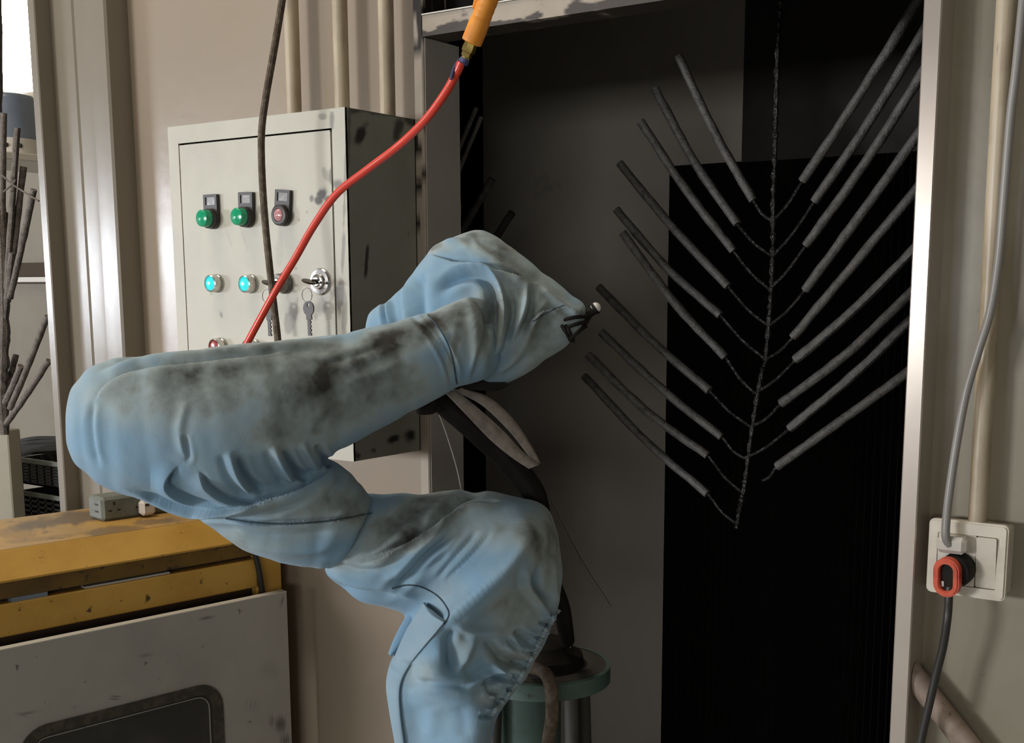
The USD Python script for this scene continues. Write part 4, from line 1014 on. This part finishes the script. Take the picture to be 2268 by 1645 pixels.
def drape(mesh, line, n, lift=.001, d0=1.38):
    """A line drawn over a cloth skin: where the sight rays through the given pixels meet it."""
    c = spline(line, n)
    r = FW + RT * (c[:, :1] - PX) / FOC - UP * (c[:, 1:] - PY) / FOC
    out = EYE + r * d0
    loc_, ri, ti = mesh.ray.intersects_location(np.repeat(EYE[None], n, 0), r, multiple_hits=False)
    out[ri] = loc_
    ok = np.zeros(n, bool); ok[ri] = True
    if ok.any() and not ok.all():
        dep = np.interp(np.arange(n), np.flatnonzero(ok), ((out[ok] - EYE) @ FW)); out = np.where(ok[:, None], out, EYE + r * dep[:, None])
    return out - r * lift


def ribbon(L, Rr, thick=.0012, belly=.003):
    n, k = len(L), 8
    up_ = np.cross(L[1] - L[0], Rr[0] - L[0]); up_ /= np.linalg.norm(up_)
    if up_ @ FW > 0: up_ = -up_
    v = []
    for a, b in zip(L, Rr):
        for o_ in (1, -1):
            for i in (range(k + 1) if o_ > 0 else range(k, -1, -1)):
                s = i / k
                v.append(a + (b - a) * s + up_ * (belly * math.sin(s * math.pi) + o_ * thick))
    m = 2 * (k + 1)
    i, j = np.meshgrid(np.arange(n - 1), np.arange(m), indexing='ij')
    f = np.stack([i * m + j, i * m + (j + 1) % m, (i + 1) * m + (j + 1) % m, (i + 1) * m + j], -1).reshape(-1, 4)
    f = np.vstack([f[:, [0, 1, 2]], f[:, [0, 2, 3]]])
    cap = [(0, j, j + 1) for j in range(1, m - 1)] + [((n - 1) * m, (n - 1) * m + j + 1, (n - 1) * m + j) for j in range(1, m - 1)]
    t = trimesh.Trimesh(np.array(v), np.vstack([f, cap]), process=False)
    trimesh.repair.fix_normals(t)
    return t


# gathered elastic hem
hp = drape(shoulder_m, HEM[:8] - [9, 3], 220, .002)
hp = hp + np.array([.4, 0, 1.0]) * (.004 * (meshkit.fbm(hp * 120, 2, 8) - .5))[:, None]
hr = np.clip(.0026 + .0007 * np.sin(np.cumsum(.8 + .9 * meshkit.noise(hp * 160, 2))) + .0022 * (meshkit.noise(hp * 240, 4) - .5), .0010, .006)
part('elastic_hem', tube(hp, hr, 10), 'cloth', rob, smooth=True, stain=lambda v: .35 * np.ones(len(v)) + .3 * (meshkit.fbm(v * 200, 2, 9) - .5), label='gathered elastic hem')
back_l = spline([at(u, v, d=1.388) for u, v in ((904, 1356), (886, 1388), (872, 1416), (860, 1447))], 24)
back_r = spline([at(u, v, d=1.392) for u, v in ((940, 1350), (915, 1392), (898, 1420), (868, 1452))], 24)
part('loose_flap', ribbon(back_l, back_r, .0014, .004), 'cloth', rob, smooth=40, label='loose cloth edge at the left of the body')
fl_l = drape(shoulder_m, [(940, 1334), (916, 1370), (896, 1404), (879, 1440), (864, 1474), (857, 1518), (866, 1580), (879, 1650), (886, 1720)], 90, .005)
fl_r = drape(shoulder_m, [(985, 1376), (962, 1404), (938, 1432), (914, 1462), (893, 1496), (884, 1530), (886, 1580), (895, 1650), (902, 1720)], 90, .004)
part('loose_flap', ribbon(fl_l, fl_r, .0012, .005), 'cloth', rob, smooth=True, stain=lambda v: .22 + .2 * (meshkit.fbm(v * 60, 3, 3) - .5), label='folded cloth flap hanging at the front of the body')
for line, msh in (([(868, 1303), (896, 1296), (924, 1297), (952, 1308), (974, 1324), (990, 1346), (994, 1362), (984, 1382)], shoulder_m), ([(500, 1148), (560, 1157), (640, 1160), (740, 1152), (822, 1136)], sleeve_m),
                  ([(948, 697), (978, 735), (1000, 785), (1012, 850)], sleeve_m), ([(1248, 676), (1215, 690), (1180, 712)], hood_m)):
    part('seam', tube(drape(msh, line, 40, .0003), .0009, 6), 'cloth_dark', rob)

# spray nozzle at the hood's tip
n0, n1 = at(1278, 712, d=1.385), at(1319, 683, d=1.378)
nz_ax = (n1 - n0) / np.linalg.norm(n1 - n0)
part('nozzle', lathe([(0, -.012), (.012, -.010), (.010, .004), (.0055, .018), (.0055, .024), (.0068, .0245), (.0068, .028), (0, .028)], n0, nz_ax, 20), 'black_rubber', rob)
part('nozzle_tip', trimesh.creation.icosphere(3, .0062).apply_translation(n1 + UP * .0008), 'ball_white', rob, label='round white nozzle tip')
tm = [at(u, v, d=1.368) for u, v in ((1240, 722), (1262, 728), (1285, 716), (1298, 700))]
part('tip_wrap', cat_(*[tube(spline([at(u0, v0, d=1.366), at((u0 + u1) / 2, (v0 + v1) / 2 - 3, d=1.362), at(u1, v1, d=1.372)], 10), .0022, 7) for (u0, v0, u1, v1) in ((1238, 712, 1300, 700), (1246, 730, 1302, 712), (1252, 720, 1270, 756), (1262, 752, 1298, 722), (1240, 716, 1264, 754))]), 'black_rubber', rob, label='black wrap around the hood tip')

# underside of the wrist, dress-pack hose and tie strips
part('wrist_underside', trimesh.convex.convex_hull(np.array([at(u, v, d=d) for d in (1.40, 1.45) for u, v in ((1010, 845), (1035, 862), (1090, 866), (1130, 852), (1080, 830))] + [at(u, v, d=1.43) for u, v in ((1005, 862), (1110, 862))])), 'black_rubber', rob)
part('joint_cap', lathe([(0, .015), (.010, .015), (.012, .010), (.012, -.014), (0, -.014)], at(942, 886, d=1.38), (0.1, -.2, 1), 24), 'black_rubber', rob)
hs = [(940, 850, 1.42), (985, 893, 1.435), (1040, 938, 1.44), (1100, 992, 1.45), (1150, 1048, 1.455), (1185, 1100, 1.455), (1200, 1180, 1.46), (1218, 1280, 1.47), (1243, 1345, 1.50), (1256, 1418, 1.58)]
part('hose', tube(spline([at(u, v, d=d) for u, v, d in hs], 70), np.interp(np.linspace(0, 1, 70), [0, .3, .6, 1], [.014, .0165, .014, .010]), 16), 'black_rubber', rob, label='thick black hose from wrist to body')


ribbon_px = lambda a, b: ribbon(spline(a, 40), spline(b, 40))
R_ = lambda l, d0, d1: [at(u, v, d=d0 + (d1 - d0) * i / (len(l) - 1)) for i, (u, v) in enumerate(l)]
part('tie_strip', ribbon_px(R_([(985, 868), (1035, 920), (1085, 972), (1130, 1010), (1172, 1038)], 1.395, 1.41), R_([(1012, 866), (1060, 905), (1115, 955), (1155, 998), (1194, 1030)], 1.40, 1.415)), 'strap', rob, label='lower pale fabric tie strip')
part('tie_strip', ribbon_px(R_([(1012, 866), (1070, 898), (1125, 950), (1165, 1000), (1186, 1030)], 1.405, 1.42), R_([(1025, 860), (1082, 880), (1136, 928), (1175, 985), (1197, 1026)], 1.41, 1.425)), 'strap', rob, label='upper pale fabric tie strip')
part('wire', wire_tube([at(u, v, d=1.45) for u, v in ((958, 880), (985, 950), (1010, 1030), (1022, 1085))], .0009), 'wire', rob)

# ------------------------------------------------------------------ pedestal under the robot
pd = 1.61
pcn = at(1200, 1468, d=pd)
RP = 152 * pd / FOC
zt = pcn[2]
ped = thing('robot_pedestal', 'round mint-green pedestal plate on legs, carrying the robot base at the lower middle', 'pedestal', (pcn[0], pcn[1], 0))
part('rim', lathe([(RP - .006, zt), (RP, zt - .001), (RP, zt - .022), (RP - .004, zt - .022), (RP - .004, zt - .003)], (pcn[0], pcn[1], 0), (0, 0, 1), 64), 'mint_paint', ped, label='mint green rim')
part('top_plate', lathe([(0, zt - .001), (RP - .005, zt - .001), (RP - .005, zt - .012), (0, zt - .012)], (pcn[0], pcn[1], 0), (0, 0, 1), 64), 'plate_dark', ped, label='dark oily top plate')
part('column', lathe([(RP * .52, zt - .012), (RP * .52, .02), (RP * .9, .02), (RP * .9, 0)], (pcn[0] - .02, pcn[1] - .01, 0), (0, 0, 1), 48), 'mint_paint', ped)
for g in (-25, 75, 165, 250):
    a = np.array([pcn[0] + RP * .80 * math.cos(math.radians(g)), pcn[1] + RP * .80 * math.sin(math.radians(g)), zt - .012])
    b = np.array([pcn[0] + RP * 1.35 * math.cos(math.radians(g)), pcn[1] + RP * 1.35 * math.sin(math.radians(g)), .0])
    part('leg', tube([a, b], .0095, 16), 'plate_dark', ped)
bz = zt - .001
bc_ = at(1195, 1450, d=pd)
base = lathe([(0, .034), (.030, .034), (.040, .030), (.046, .020), (.058, .014), (.060, .0)], (bc_[0], bc_[1], bz), (0, 0, 1), 40)
part('base_flange', base, 'black_rubber', rob, label='black robot base flange')
bp = at(1258, 1436, d=pd - .01)
part('bolt', lathe([(0, .008), (.0042, .008), (.0046, .006), (.0046, -.006)], (bp[0], bp[1], bz + .020), (0, 0, 1), 6), 'chrome', rob, smooth=False)
kc = [(1178, 1478, 1.55), (1202, 1486, 1.50), (1216, 1505, 1.485), (1222, 1545, 1.485), (1222, 1590, 1.49), (1214, 1640, 1.50), (1200, 1720, 1.51)]
part('power_hose', tube(spline([at(u, v, d=d) for u, v, d in kc], 50), .0083, 14), 'dirty_cable', rob, label='grey-black cable hose looping over the pedestal rim')
